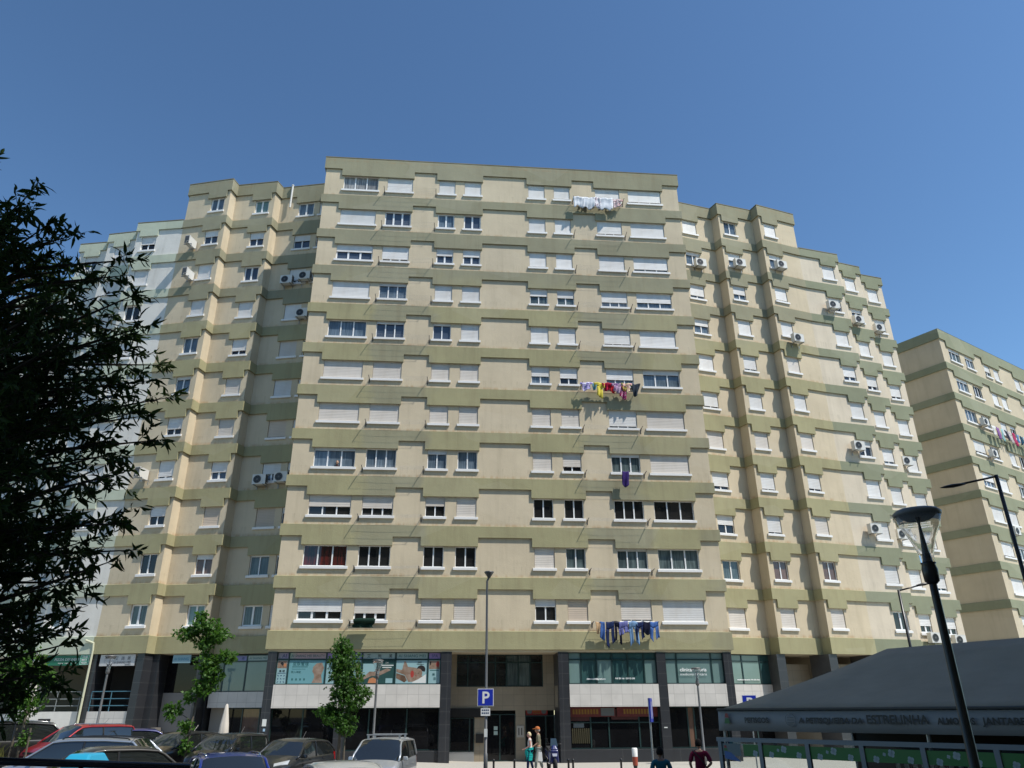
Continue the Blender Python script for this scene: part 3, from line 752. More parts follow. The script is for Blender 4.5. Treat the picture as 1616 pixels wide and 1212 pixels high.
# transom strip z 1.25..1.53 (local), main z .05..1.18
za, zb_, zc, zd = .05, 1.17, 1.245, 1.525
X = Lxs
p = poster(Lw, X[0] + .05, X[1] - .04, zc, zd, gA); T_('AI', .26, navy, p, .36, zc + .05)
p = poster(Lw, X[1] + .04, X[2] - .04, zc, zd, gB); T_('AI SHANG MEI BEAUTY', .17, tealt, p, (X[1] + X[2]) / 2, zc + .08, width=1.7)
p = poster(Lw, X[2] + .04, X[3] - .05, zc, zd, gA)
p = poster(Lw, X[0] + .05, X[1] - .04, za, zb_, cyl)
poly_part('printed_photo', skin_p, p, rect(.06, .54, .78, 1.15), -.004); poly_part('printed_photo', blk, p, oval(.27, .98, .09, .1, a0=-1, a1=3), -.005); poly_part('printed_photo', org, p, oval(.43, .93, .07, .08), -.005)
T_('美 睫', .13, blk, p, .31, .6); poly_part('printed_line', navy, p, rect(.1, .5, .53, .56), -.004)
for i in range(3):
    for j in range(3):
        a = (i + j) * .9 + .4; cx, cz = .14 + i * .15, .13 + j * .15
        poly_part('printed_shape', navy, p, [(cx + math.cos(a) * .06, cz + math.sin(a) * .06), (cx + math.cos(a + 1.2) * .03, cz + math.sin(a + 1.2) * .03), (cx - math.cos(a) * .06, cz - math.sin(a) * .06), (cx - math.cos(a + 1.2) * .03, cz - math.sin(a + 1.2) * .03)], -.004)
p = poster(Lw, X[1] + .04, X[2] - .04, za, zb_, cy)
T_('皮肤管理', .2, tealt, p, X[1] + .62, .92, width=.8)
for i, z in enumerate((.83, .73)): poly_part('printed_line', tealt, p, rect(X[1] + .2, X[1] + .98 - i * .1, z, z + .035 - i * .015), -.004)
T_('新人体验', .12, tealt, p, X[1] + .42, .56); 
for i in range(4): poly_part('printed_shape', tealt, p, rect(X[1] + .22 + i * .2, X[1] + .3 + i * .2, .2, .3), -.004)
poly_part('printed_photo', skin_p, p, [(X[1] + 1.25, .08), (X[1] + 1.36, .35), (X[1] + 1.33, .5), (X[1] + 1.24, .62), (X[1] + 1.26, .85), (X[1] + 1.42, 1.02), (X[1] + 1.7, 1.05), (X[1] + 1.82, .8), (X[1] + 1.7, .45), (X[1] + 1.78, .08)], -.004)
p = poster(Lw, X[2] + .04, X[3] - .05, za, zb_, cyl)
X = Lxs2
p = poster(Lw2, X[0] + .05, X[1] - .04, zc, zd, fl('print_violet', (.2, .2, .42))); T_('AI', .28, navy, p, .33, zc + .05)
p = poster(Lw2, X[0] + .05, X[1] - .04, za, zb_, cyl)
poly_part('printed_photo', blk, p, oval(.46, .95, .15, .17), -.0035); poly_part('printed_photo', skin_p, p, [(.38, .1), (.44, .55), (.36, .75), (.4, .98), (.56, 1.0), (.58, .1)], -.004); poly_part('printed_photo', rdd, p, oval(.47, .72, .03, .02), -.005)
p = poster(Lw2, X[1] + .04, X[2] - .04, zc, zd, gC)
for i, s in enumerate('艾尚美'): T_(s, .2, blk, p, X[1] + .32 + i * .56, zc + .06)
p = poster(Lw2, X[1] + .04, X[2] - .04, za, zb_, dgr)
x0 = X[1]
poly_part('printed_photo', cyl, p, [(x0 + .06, .4), (x0 + .7, .65), (x0 + .75, 1.0), (x0 + .06, 1.0)], -.0035)
poly_part('printed_photo', skin_p, p, [(x0 + .06, .30), (x0 + .4, .62), (x0 + .9, .62), (x0 + 1.3, .78), (x0 + 1.5, .70), (x0 + 1.2, .55), (x0 + .9, .42), (x0 + .5, .4), (x0 + .06, .2)], -.004)
poly_part('printed_photo', org, p, [(x0 + .35, .07), (x0 + .42, .28), (x0 + .6, .34), (x0 + .78, .26), (x0 + .8, .07)], -.005)
poly_part('printed_photo', cyl, p, rect(x0 + 1.25, x0 + 1.6, .07, .3), -.0045)
T_('艾灸', .09, wh, p, x0 + 1.28, 1.02)
for i, z in enumerate((.9, .8)): poly_part('printed_line', wh, p, rect(x0 + 1.0 + i * .05, x0 + 1.62 - i * .1, z, z + .045), -.006)
p = poster(Lw2, X[2] + .04, X[3] - .04, zc, zd, gC); T_('AI SHANG MEI', .2, tealt, p, (X[2] + X[3]) / 2, zc + .07, width=1.4)
p = poster(Lw2, X[2] + .04, X[3] - .04, za, zb_, cyl); x0 = X[2]
poly_part('printed_photo', skin_p, p, [(x0 + .06, .75), (x0 + .35, .7), (x0 + .45, 1.12), (x0 + .52, 1.12), (x0 + .65, .85), (x0 + 1.1, .8), (x0 + 1.2, .5), (x0 + 1.55, .35), (x0 + 1.3, .15), (x0 + .7, .12), (x0 + .5, .45), (x0 + .06, .6)], -.0035)
poly_part('printed_photo', skin_d, p, [(x0 + .06, .55), (x0 + .5, .42), (x0 + .62, .2), (x0 + .5, .1), (x0 + .06, .3)], -.004)
poly_part('printed_photo', blk, p, oval(x0 + 1.33, .72, .22, .2, a0=-.6, a1=3.4), -.004)
poly_part('printed_photo', skin_p, p, oval(x0 + 1.2, .55, .2, .22), -.0045)
poly_part('printed_photo', rdd, p, oval(x0 + .88, .5, .09, .17), -.005); poly_part('printed_photo', blk, p, oval(x0 + 1.2, .54, .05, .015), -.005); poly_part('printed_photo', rdd, p, oval(x0 + 1.08, .42, .035, .02), -.005)
poly_part('printed_photo', wh, p, [(x0 + .9, .12), (x0 + 1.2, .25), (x0 + 1.6, .5), (x0 + 1.6, .07), (x0 + .9, .07)], -.005)
T_('按摩', .1, blk, p, x0 + 1.25, 1.03); T_('Massagem', .09, blk, p, x0 + 1.28, .95)
p = poster(Lw2, X[3] + .04, X[4] - .05, zc, zd, gA); T_('SPA', .2, navy, p, (X[3] + X[4]) / 2, zc + .07)
p = poster(Lw2, X[3] + .04, X[4] - .05, za, zb_, cyl); x0 = X[3]
poly_part('printed_photo', skin_p, p, rect(x0 + .06, x0 + .6, .74, 1.15), -.0035); poly_part('printed_photo', rdd, p, oval(x0 + .5, .98, .09, .14), -.004); poly_part('printed_photo', blk, p, oval(x0 + .12, 1.02, .04, .09), -.004)
poly_part('printed_line', tealt, p, rect(x0 + .1, x0 + .56, .66, .7), -.004)
T_('美', .15, tealt, p, x0 + .3, .42); T_('容', .15, tealt, p, x0 + .36, .22)
# clinic lettering
wht = fl('white_window_lettering', (.75, .76, .75))
text('clinica tutoris', .25, wht, Rw2, (1.5, -.04, .62), width=1.45, bold=.005, ext=.001); text('medicina dentária', .18, wht, Rw2, (1.5, -.04, .42), width=1.45, ext=.001)
text('clinicatutoris@gmail.com', .1, wht, Rw, (1.45, -.04, .22), width=1.0, bold=.004, ext=.001); text('918 353 066 · 218 121 350', .1, wht, Rw, (3.0, -.04, .24), width=1.05, bold=.004, ext=.001)
# small things on the pillars
mb = MB(); mb.box(0, .2, 0, .02, 0, .32); q = loc2w(-12.08, -.055, 2.08); o = mb.build('notice_plate', [wh], None, q, (0, 0, BA)); tag(o, 'small white notice plate on the leftmost slate pillar of the tower', 'notice')
mb = MB(); mb.box(0, .1, 0, .02, 0, .12); o = mb.build('notice_plate', [fl('pale_blue_plate', (.3, .45, .6))], None, loc2w(-12.0, -.055, 1.85), (0, 0, BA)); tag(o, 'tiny pale blue plate just below the white notice on the leftmost pillar', 'notice')
mb = MB(); mb.box(0, .18, 0, .02, 0, .05); o = mb.build('notice_plate', [wh], None, loc2w(8.2, -.055, 1.88), (0, 0, BA)); tag(o, 'thin white plate on the slate pillar behind the narrow blue sign', 'notice')
# ================================================================== under the wings
def back_wall(rt, of, pts, w, mat, name='wall'):
    mb = MB()
    for a, b in zip(pts, pts[1:]):
        mb.poly([(a[0], a[1] + w, G0), (b[0], b[1] + w, G0), (b[0], b[1] + w, ZB - .01), (a[0], a[1] + w, ZB - .01)])
    mb.build(name, [mat], rt, off=of)
tan_dark = flat('dark_tan_wall', (.20, .16, .11), .9)  # dark tan colour of the recessed back walls
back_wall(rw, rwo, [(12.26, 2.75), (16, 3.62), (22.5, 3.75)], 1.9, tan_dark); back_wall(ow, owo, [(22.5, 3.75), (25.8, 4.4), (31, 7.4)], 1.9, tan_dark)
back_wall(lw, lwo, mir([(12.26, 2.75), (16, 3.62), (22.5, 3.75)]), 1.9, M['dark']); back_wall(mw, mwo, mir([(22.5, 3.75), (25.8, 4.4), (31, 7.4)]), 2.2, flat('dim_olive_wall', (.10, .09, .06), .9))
def fbox(name, mat, rt, of, A, B, s0, s1, y0, y1, z0, z1):
    A_, B_, d, n, L = seg_frame(A, B); rz = math.atan2(d.y, d.x); p = A_ + d * s0 - n * y0 - Vector(of) + Vector((0, 0, z0))
    mb = MB(); mb.box(0, s1 - s0, 0, y1 - y0, 0, z1 - z0); return mb.build(name, [mat], rt, p, (0, 0, rz))
mF = lambda f: ((-f[1][0], f[1][1]), (-f[0][0], f[0][1]))
# right wing
fbox('pillar', M['slate'], rw, rwo, *F2, -.32, .25, -.02, 1.6, G0, ZB - .01); fbox('pillar', M['slate'], rw, rwo, *F3, -.32, .27, -.02, 1.6, G0, ZB - .01)
fbox('pillar', M['slate'], rw, rwo, *F3, 2.75, 3.2, -.02, 1.6, G0, ZB - .01); fbox('pillar', M['slate'], ow, owo, *FM, 3.0, 3.35, -.02, 1.6, G0, ZB - .01)
w, _, _ = glazing(rw, rwo, *F1, .0, 3.72, 4.06, 5.66, [1.8, 3.0], [5.3], lambda i, j: 'g_blindteal' if i < 2 else 'g_teal', y=.1)
text('medicina dentária 918 353 066', .09, wht, w, (2.1, -.04, .22), width=1.5, bold=.004, ext=.001)
fbox('stone_panel', M['marble'], rw, rwo, *F1, 0, 3.72, .02, .3, 2.9, 4.05)
fbox('plinth', M['slate'], rw, rwo, *F1, 0, 3.72, .3, .5, G0, .93)
glazing(rw, rwo, *F1, 0, 3.72, .935, 2.895, [1.3, 2.5], [], shopg, y=.4)
for f in (F2, F3): fbox('stone_panel', M['tan_tile'], rw, rwo, *f, .9, 2.7, 1.2, 1.35, 3.5, 5.2); 
# left wing
f3, f2, f1 = mF(F3), mF(F2), mF(F1)
fbox('pillar', M['slate'], lw, lwo, *f1, -.35, .0, .0, 1.6, G0, ZB - .01); fbox('pillar', M['slate'], lw, lwo, *f2, L2 - .25, L2 + .02, -.02, 1.5, G0, ZB - .01)
fbox('pillar', M['slate'], lw, lwo, *f3, L3 - .42, L3 + .02, -.02, 1.5, G0, ZB - .01); fbox('pillar', M['slate'], lw, lwo, *f2, -.36, .42, .0, 1.5, G0, ZB - .01); fbox('pillar', M['slate'], lw, lwo, *f3, .0, .38, -.02, 1.5, G0, ZB - .01)
w, xs_, _ = glazing(lw, lwo, *f1, .32, 3.8, 3.74, 5.62, [.72, 2.02, 3.28], [5.28], lambda i, j: 'g_blindteal' if j == 0 and i > 0 else 'g_teal', y=.1)
p = poster(w, xs_[1] + .04, xs_[2] - .04, 1.59, 1.84, fl('print_lilac', (.2, .2, .4))); [T_(s, .17, navy, p, xs_[1] + .25 + i * .4, 1.64) for i, s in enumerate('艾尚美')]
p = poster(w, xs_[2] + .04, xs_[3] - .04, 1.59, 1.84, gC); T_('AI SHANG MEI', .16, tealt, p, (xs_[2] + xs_[3]) / 2, 1.65, width=1.0)
fbox('stone_panel', M['marble'], lw, lwo, *f1, .1, 3.8, .02, .3, 2.95, 3.735)
fbox('wall', flat('grey_side_wall', (.30, .28, .25), .8), lw, lwo, *f1, .1, .95, .5, .7, G0, 2.945)
glazing(lw, lwo, *f1, .95, 3.8, .6, 2.93, [1.9, 2.9], [], lambda i, j: 'g_brown' if i == 1 else 'g_shop', y=.6)
# stair and grey wall under the second bay
fbox('wall', flat('grey_stair_wall', (.22, .21, .20), .85), lw, lwo, *f2, .4, L2 - .1, .9, 1.1, G0, 3.72)
mb = MB(); A_, B_, d_, n_, L_ = seg_frame(*f2)
for i in range(7): mb.box(.3, 1.75 - i * .18, .3, .9, .6 + i * .2, .8 + i * .2)
mb.build('stair', [flat('stair_stone', (.16, .15, .14), .8)], lw, A_ - Vector(lwo), (0, 0, math.atan2(d_.y, d_.x)))
fbox('pane', M['g_shop'], lw, lwo, *f2, .4, L2 - .25, .95, 1.0, 3.74, 5.6)
# parapet and railing under the third bay
fbox('parapet', M['marble'], lw, lwo, *f3, .38, L3 - .43, .05, .25, 2.2, 2.8)
def railing(rt, of, f, s0, s1, z0, mat, nm='railing'):
    A_, B_, d, n, L = seg_frame(*f); rz = math.atan2(d.y, d.x); mb = MB()
    for z in (.28, .62, .98): mb.tube([(0, 0, z), (s1 - s0, 0, z)], .022, 6)
    k = max(1, round((s1 - s0) / 1.3))
    for i in range(k + 1): mb.tube([((s1 - s0) * i / k, 0, 0), ((s1 - s0) * i / k, 0, .98)], .022, 6)
    mb.build(nm, [mat], rt, A_ + d * s0 - n * .12 - Vector(of) + Vector((0, 0, z0)), (0, 0, rz))
railing(lw, lwo, f3, .4, L3 - .45, 2.8, flat('blue_painted_steel', (.06, .16, .22), .4))
fbox('wall', M['dark'], lw, lwo, *f3, .35, L3 - .4, .8, .9, G0, 2.2)
o, w_, h_ = sign('shop_sign', '', *f3, L3 - 2.68, L3 - .55, 5.06, 5.63, .0, fl('white_sign_board', (.50, .50, .50)), .12)
tag(o, 'white beauty salon sign board with grey Chinese characters behind a street lamp', 'sign')
for i, s in enumerate('艾尚美'): text(s, .22, fl('grey_sign_lettering', (.1, .1, .11)), o, (1.02 + i * .37, -.004, .3))
text('AI SHANG MEI', .16, fl('grey_sign_lettering', (.1, .1, .11)), o, (1.37, -.004, .12), width=1.05); text('ESTETICA', .08, fl('grey_sign_lettering', (.1, .1, .11)), o, (1.75, -.004, .03))
mb = MB(); mb.tube([(.42, 0, .3), (.42, -.004, .3)], .2, 20); mb.build('round_emblem', [fl('pale_grey_print', (.40, .40, .41))], o)
o, w_, h_ = sign('shop_sign', '', *f2, L2 - 1.78, L2 - .75, 5.2, 5.62, .0, fl('pale_blue_sign_board', (.22, .36, .42)), .1)
tag(o, 'pale blue salon sign board half hidden by the thin street tree', 'sign')
text('AI SHANG', .2, fl('cyan_lettering', (.03, .2, .3)), o, (.5, -.004, .14), width=.85)
# mint wing ground floor
fm = mF(FM)
o, w_, h_ = sign('shop_sign', '', *fm, LM - 2.6, LM - .62, 5.12, 5.64, .0, fl('green_sign_board', (.01, .13, .07)), .1)
tag(o, 'dark green pizza shop sign reading delivery, beside the dark tree', 'sign')
text('PIZZA DELIVERY', .19, wh, o, (1.2, -.004, .24), width=1.5, shear=.1); text('PIZZA · GRILL · PASTA', .08, wh, o, (1.25, -.004, .08), width=1.1)
o, w_, h_ = sign('shop_sign', '', *fm, LM - .60, LM - .08, 5.14, 5.66, -.06, fl('pale_green_board', (.35, .6, .48)), .05)
tag(o, 'small square white and green sign reading the best pizza', 'sign')
gl_ = fl('green_lettering', (.01, .22, .12))
for i, s in enumerate(('THE', 'BEST', 'PIZZA')):
    mb = MB(); mb.box(.04, .48, -.004, 0, .04 + (2 - i) * .155, .175 + (2 - i) * .155); mb.build('printed_strip', [gl_], o)
    text(s, .13, wh, o, (.26, -.006, .06 + (2 - i) * .155), width=.34, bold=.004)
mb = MB(); mb.tube([(0, 0, .3), (0, 0, 5.9), (-.05, 0, 6.25), (-.5, 0, 6.4)], .06, 8)
o = mb.build('drain_pipe', [fl('cream_pipe', (.5, .5, .36))], mw, Vector((-22.45, 3.62, 0)) - Vector(mwo))
fbox('parapet', M['white_wall'], mw, mwo, *fm, LM - 2.9, LM - .2, .1, .3, G0, 2.8)
railing(mw, mwo, fm, LM - 2.9, LM - .25, 2.8, flat('grey_painted_steel', (.2, .22, .22), .4))
fbox('pillar', M['white_wall'], mw, mwo, *fm, -.2, .35, -.02, .8, G0, ZB - .01)
fbox('vent_opening', M['dark'], mw, mwo, *fm, 1.0, 1.7, .08, .12, 1.9, 2.45)
fn, fo = mF(FN), mF(FO)
fbox('wall', M['white_wall'], mw, mwo, *fn, -.4, LN_ + .3, .2, .4, G0, 2.7); fbox('wall', M['white_wall'], mw, mwo, *fo, -.4, LO + .3, .2, .4, G0, 2.9)
# small rooftop pipe on the left wing
mb = MB(); mb.tube([(0, 0, -1.0), (0, 0, .95)], .07, 8); mb.tube([(0, 0, .93), (0, 0, 1.0)], .09, 8)
q = seg_frame(*f1); pt = q[0] + q[2] * .85 + q[3] * .2
o = mb.build('vent_pipe', [M['plastic']], None, loc2w(pt.x, pt.y, 36.8), (0, 0, BA)); tag(o, 'thin white vent pipe rising over the parapet left of the tower', 'pipe')
# ================================================================== air conditioners
def ac_meshes():
    b = MB(); b.box(-.42, .42, -.33, 0, 0, .60); b.box(-.425, .425, -.335, .005, .585, .615)
    f = MB(); cx = -.10
    f.lathe([(.235, 0), (.25, .012), (.235, .022), (.21, .01)], 20, (0, 0, 0))
    for k in range(8):
        a = k * math.pi / 4; f.hexa([(math.cos(a + q) * r, math.sin(a + q) * r, z) for z in (.006, .014) for q, r in ((-.06, .05), (-.03, .22), (.03, .22), (.06, .05))])
    f.lathe([(0, .016), (.06, .014), (.06, .004)], 12)
    f.v = [(cx + x, -.336 - z, .3 + y) for x, y, z in f.v]
    d = MB(); d.lathe([(0, 0), (.225, 0)], 20); d.v = [(cx + x, -.337 - z, .3 + y) for x, y, z in d.v]
    k = MB()
    k2 = MB()
    for x, kk in ((-.3, k), (.3, k2)): kk.box(x - .02, x + .02, -.42, .16, -.04, -.001); kk.box(x - .02, x + .02, .15, .17, -.3, -.04)
    v = MB()
    v.box(.4205, .424, -.325, -.006, .015, .575)
    for i in range(7): v.box(.424, .430, -.28 + 0, -.04, .1 + i * .06, .125 + i * .06)
    p = MB(); p.tube([(.43, -.2, .12), (.5, -.15, .05), (.52, .1, .1), (.5, .15, .5)], .018, 6)
    return [('casing', b.mesh('casing', M['plastic'])), ('fan_hub', d.mesh('fan_hub', M['black'])), ('fan_grille', f.mesh('fan_grille', M['fan'])), ('bracket', k.mesh('bracket', M['steel'])), ('bracket', k2.mesh('bracket', M['steel'])), ('side_vent', v.mesh('side_vent', M['fan'])), ('pipe', p.mesh('pipe', M['plastic']))]
ACM = ac_meshes()
def ac(f, s, z, label, out=.2, scale=1.0, side=False):
    A_, B_, d, n, L = seg_frame(*f); q = A_ + d * s + n * out
    r = thing('air_conditioner', label, 'air conditioner', loc2w(q.x, q.y, z), math.atan2(d.y, d.x) + BA - (R(90) if side else 0), 'outdoor air conditioner units on the facades')
    r.scale = (scale,) * 3
    for nme, me in ACM: link(nme, me, r)
    return r
zk = lambda k: BT[k]
ac(F1, 2.15, zk(2) + .25, 'white air conditioner at the half open window, second storey, bay touching the tower', .17)
ac(F2, 1.0, zk(2) + .3, 'white air conditioner with round fan, second storey, middle bay right of the tower')
ac(F3, 1.0, zk(2) + .3, 'white air conditioner on dark bracket, second storey, third bay right of the tower')
ac(F3, 1.2, zk(4) - .15, 'white air conditioner hanging over the green band, fourth storey, third bay right of the tower', .32)
ac(FM, 1.8, zk(3) + .45, 'white air conditioner left of the window, third storey, first column of the far right wing')
ac(FN, .75, zk(3) + .15, 'white air conditioner left of the window, third storey, second column of the far right wing')
ac(FO, .55, zk(3) + .35, 'white air conditioner left of the window, third storey, last column of the far right wing')
ac(FM, 1.5, zk(7) + .75, 'white air conditioner high beside the window, seventh storey, first column of far right wing')
ac(FO, .2, zk(7) + .75, 'white air conditioner beside the window, seventh storey, last column of far right wing')
ac(FM, 1.45, zk(9) + .75, 'cream air conditioner with brown fan, ninth storey, left of the glass lamp')
ac(FN, .35, zk(9) + .75, 'cream air conditioner seen just beside the glass lamp head, ninth storey')
ac(FN, 1.15, zk(11) - .12, 'white air conditioner with dark fan under the lowest window, between the two lamp posts', .27)
ac(FO, 1.05, zk(11) - .12, 'white air conditioner half hidden by the thick black lamp post, lowest storey', .27)
ac(f3, L3 - 1.85, zk(2) + .15, 'air conditioner with dark side, second storey, leftmost cream bay', .5, side=True)
ac(f3, L3 - 1.55, zk(3) + .35, 'air conditioner with dark side, third storey, leftmost cream bay', .5, side=True)
ac(f3, L3 - 1.95, zk(8) + .45, 'air conditioner beside the shutter, eighth storey, leftmost cream bay next to the leaves', .5, side=True)
ac(f1, L1 - 2.35, zk(3) + .25, 'shaded air conditioner, third storey, left one of the pair beside the tower', .2)
ac(f1, L1 - 1.1, zk(3) + .45, 'shaded air conditioner, third storey, right one of the pair beside the tower', .2)
ac(f1, L1 - .95, zk(4) + .35, 'shaded air conditioner alone beside the tower edge, fourth storey', .2)
ac(f1, L1 - 2.3, zk(8) + .2, 'shaded air conditioner, eighth storey, left one of the pair beside the tower', .2)
ac(f1, L1 - .95, zk(8) + .3, 'shaded air conditioner, eighth storey, right one of the pair beside the tower', .2)
def ac_far(s, z, label):
    ang = math.atan2(8.7, 13.02); r = thing('air_conditioner', label, 'air conditioner', (36.93 + math.cos(ang) * s + math.sin(ang) * .2, 56.82 + math.sin(ang) * s - math.cos(ang) * .2, z), ang, 'outdoor air conditioner units on the facades')
    for nme, me in ACM: link(nme, me, r)
ac_far(3.3, fz[3] + .35, 'air conditioner at the start of the washing line on the far right building')
ac_far(3.3, fz[4] + .35, 'air conditioner one storey below the washing line on the far right building')
ac_far(3.4, fz[6] - .5, 'air conditioner behind the upper black lamp arm on the far right building')
# ================================================================== clothes lines on the tower
line_m = flat('thin_grey_line', (.25, .25, .25), .6)
rack_m = flat('weathered_steel', (.08, .075, .07), .6)
def rack(u0, u1, z, label, n=4, out=.6):
    r = thing('clothes_line', label, 'clothes line', loc2w(u0, 0, z), BA, 'clothes lines between pairs of wall arms')
    W_ = u1 - u0
    for x in (0, W_):
        m = MB(); m.tube([(x, .02, 0), (x, -out, .04)], .02, 5); m.tube([(x, .02, -.2), (x, -out * .6, .02)], .012, 4); m.box(x - .03, x + .03, -.02, .01, -.22, .05); m.build('arm', [rack_m], r)
    for i in range(n):
        y = -out * (i + 1) / n + .01; zz = .04 * (i + 1) / n
        m = MB(); m.tube([(W_ * t / 6, y, zz + .012 - .04 * math.sin(math.pi * t / 6)) for t in range(7)], .004, 3, cap=False); m.build('line', [line_m], r)
    return r
ORD = ['', 'top', 'second', 'third', 'fourth', 'fifth', 'sixth', 'seventh', 'eighth', 'ninth', 'tenth', 'eleventh']
LINE_EX = {('R', 1): 'crowded with white washing', ('R', 6): 'full of colourful washing', ('R', 8): 'with one purple towel', ('R', 11): 'full of blue jeans', ('L', 11): 'with a dark rolled cloth'}
for k in range(1, 12):
    rack(-8.2, -4.72, BT[k] + .42, 'clothes line %s on the left half of the tower, %s storey' % (LINE_EX.get(('L', k), 'standing empty'), ORD[k]))
    rack(4.70, 8.22, BT[k] + .40, 'clothes line %s on the right half of the tower, %s storey' % (LINE_EX.get(('R', k), 'standing empty'), ORD[k]))
# ================================================================== washing
def cloth_mat(name, c, c2=None, sc=14):
    m, t, b = new_mat(name)
    if c2:
        co = coords(t); t.links.new(mixc(t, ramp(t, noise(t, sc, 2, co), .5, .56, 0, 1), c, c2), b.inputs['Base Color'])
    else: b.inputs['Base Color'].default_value = (*c, 1)
    b.inputs['Roughness'].default_value = .9; b.inputs['Specular IOR Level'].default_value = .1
    return m
def shape_half(kind, w, h, t):
    """left and right x limits at height t (0 top, 1 bottom); may return two spans"""
    if kind == 'trousers': return [(-w / 2, w / 2)] if t < .28 else [(-w / 2 - .02 * t, -.03 - .05 * t), (.03 + .05 * t, w / 2 + .02 * t)]
    if kind == 'shirt': return [(-w / 2 - (.14 if t < .32 else 0), w / 2 + (.14 if t < .32 else 0))]
    if kind == 'rag': return [(-w / 2 * (1 - .75 * t), w / 2 * (1 - .55 * t))]
    if kind == 'shorts': return [(-w / 2, w / 2)] if t < .5 else [(-w / 2 - .03, -.02), (.02, w / 2 + .03)]
    return [(-w / 2, w / 2)]
def garment(kind, w, h, mat, P, rz, label, cat, group, seed=0, fold=.05, yaw=0, scr=.0):
    rnd = random.Random(seed); ph = rnd.random() * 6; mb = MB(); NX, NZ = 8, 10
    fr = 7 + rnd.random() * 6
    def pt(x, t):
        y = fold * (math.sin(x * fr * 2.2 + ph + t * 1.3) + .5 * math.sin(x * fr * 5.1 + t * 2)) * (.35 + .8 * t) + .02 * math.sin(t * 7 + ph)
        return (x + scr * math.sin(t * 5 + ph) * t + .02 * math.sin(t * 4 + ph), y, -h * t * (1 + .10 * math.sin(x * fr * .9 + ph)) - .03 * math.sin(x * fr + ph))
    def patch(t0, t1, l, r_, tk):
        NXX = 4 if kind in ('trousers', 'shorts') else NX
    for j in range(NZ):
        ta, tb = j / NZ, (j + 1) / NZ
        sp = shape_half(kind, w, h, (ta + tb) / 2)
        n_ = len(sp); nx = 8 // n_
        sa = shape_half(kind, w, h, ta); sb = shape_half(kind, w, h, tb)
        if len(sa) != n_: sa = sp
        if len(sb) != n_: sb = sp
        for (la, ra), (lb, rb) in zip(sa, sb):
            if kind == 'shirt' and abs((ra - la) - (rb - lb)) > .1: la, ra = (la, ra) if (ta + tb) / 2 < .32 else (lb, rb); lb, rb = la, ra
            for i in range(nx):
                q0, q1 = i / nx, (i + 1) / nx
                mb.poly([pt(lb + (rb - lb) * q0, tb), pt(lb + (rb - lb) * q1, tb), pt(la + (ra - la) * q1, ta), pt(la + (ra - la) * q0, ta)])
    o = mb.build('garment', [mat], None, P, (0, 0, rz + yaw), smooth=True)
    bm = bmesh.new(); bm.from_mesh(o.data); bmesh.ops.remove_doubles(bm, verts=bm.verts, dist=.0005); bm.to_mesh(o.data); bm.free()
    o.data.polygons.foreach_set('use_smooth', [True] * len(o.data.polygons))
    s = o.modifiers.new('thickness', 'SOLIDIFY'); s.thickness = .008
    o.name = cat.replace(' ', '_'); tag(o, label, cat, group)
    return o
def on_line(u, z, y, kind, w, h, mat, label, cat, group, seed, **k):
    return garment(kind, w, h, mat, loc2w(u, -y, z), BA, label, cat, group, seed, **k)
white = cloth_mat('white_cotton', (.62, .64, .68)); cwhite = cloth_mat('white_print_cotton', (.74, .74, .76), (.35, .25, .3), 9)
g = 'washing on the top right line of the tower'; z = BT[1] + .46
A_ = .5
for i, (u, y, kd, w, h, m, lb, ct) in enumerate([
    (5.05, .5, 'sheet', .75, .85, white, 'white sheet at the left end of the top washing line', 'sheet'),
    (5.75, .5, 'sheet', .8, .92, white, 'white cloth with folds, second from the left on the top washing line', 'cloth'),
    (6.30, .5, 'sheet', .5, .88, cwhite, 'white cloth with faint print, middle of the top washing line', 'cloth'),
    (6.95, .5, 'sheet', .95, .95, white, 'wide white pleated cloth right of middle on the top washing line', 'cloth'),
    (5.30, .25, 'rag', .5, .45, cloth_mat('dark_red_cotton', (.28, .03, .06)), 'dark red garment above the white washing on the top line', 'garment'),
    (5.75, .3, 'rag', .45, .62, cloth_mat('royal_blue_cotton', (.03, .07, .34)), 'royal blue garment above the white washing on the top line', 'garment'),
    (6.25, .25, 'rag', .45, .3, cloth_mat('navy_cotton', (.015, .02, .05)), 'navy cloth behind the white washing on the top line', 'garment'),
    (6.75, .25, 'rag', .3, .35, cloth_mat('black_cotton', (.02, .02, .03)), 'small black garment on the top washing line', 'garment'),
    (7.15, .3, 'rag', .4, .3, cloth_mat('plum_cotton', (.14, .03, .07)), 'plum coloured garment over white cloth on the top washing line', 'garment'),
    (7.75, .4, 'shirt', .55, .62, cloth_mat('floral_cotton', (.70, .62, .62), (.35, .1, .1), 16), 'white shirt with red pattern at the right end of the top line', 'shirt')]):
    on_line(u, z, y, kd, w, h, m, lb, ct, g, 20 + i)
g = 'colourful washing on the sixth storey line'; z = BT[6] + .45
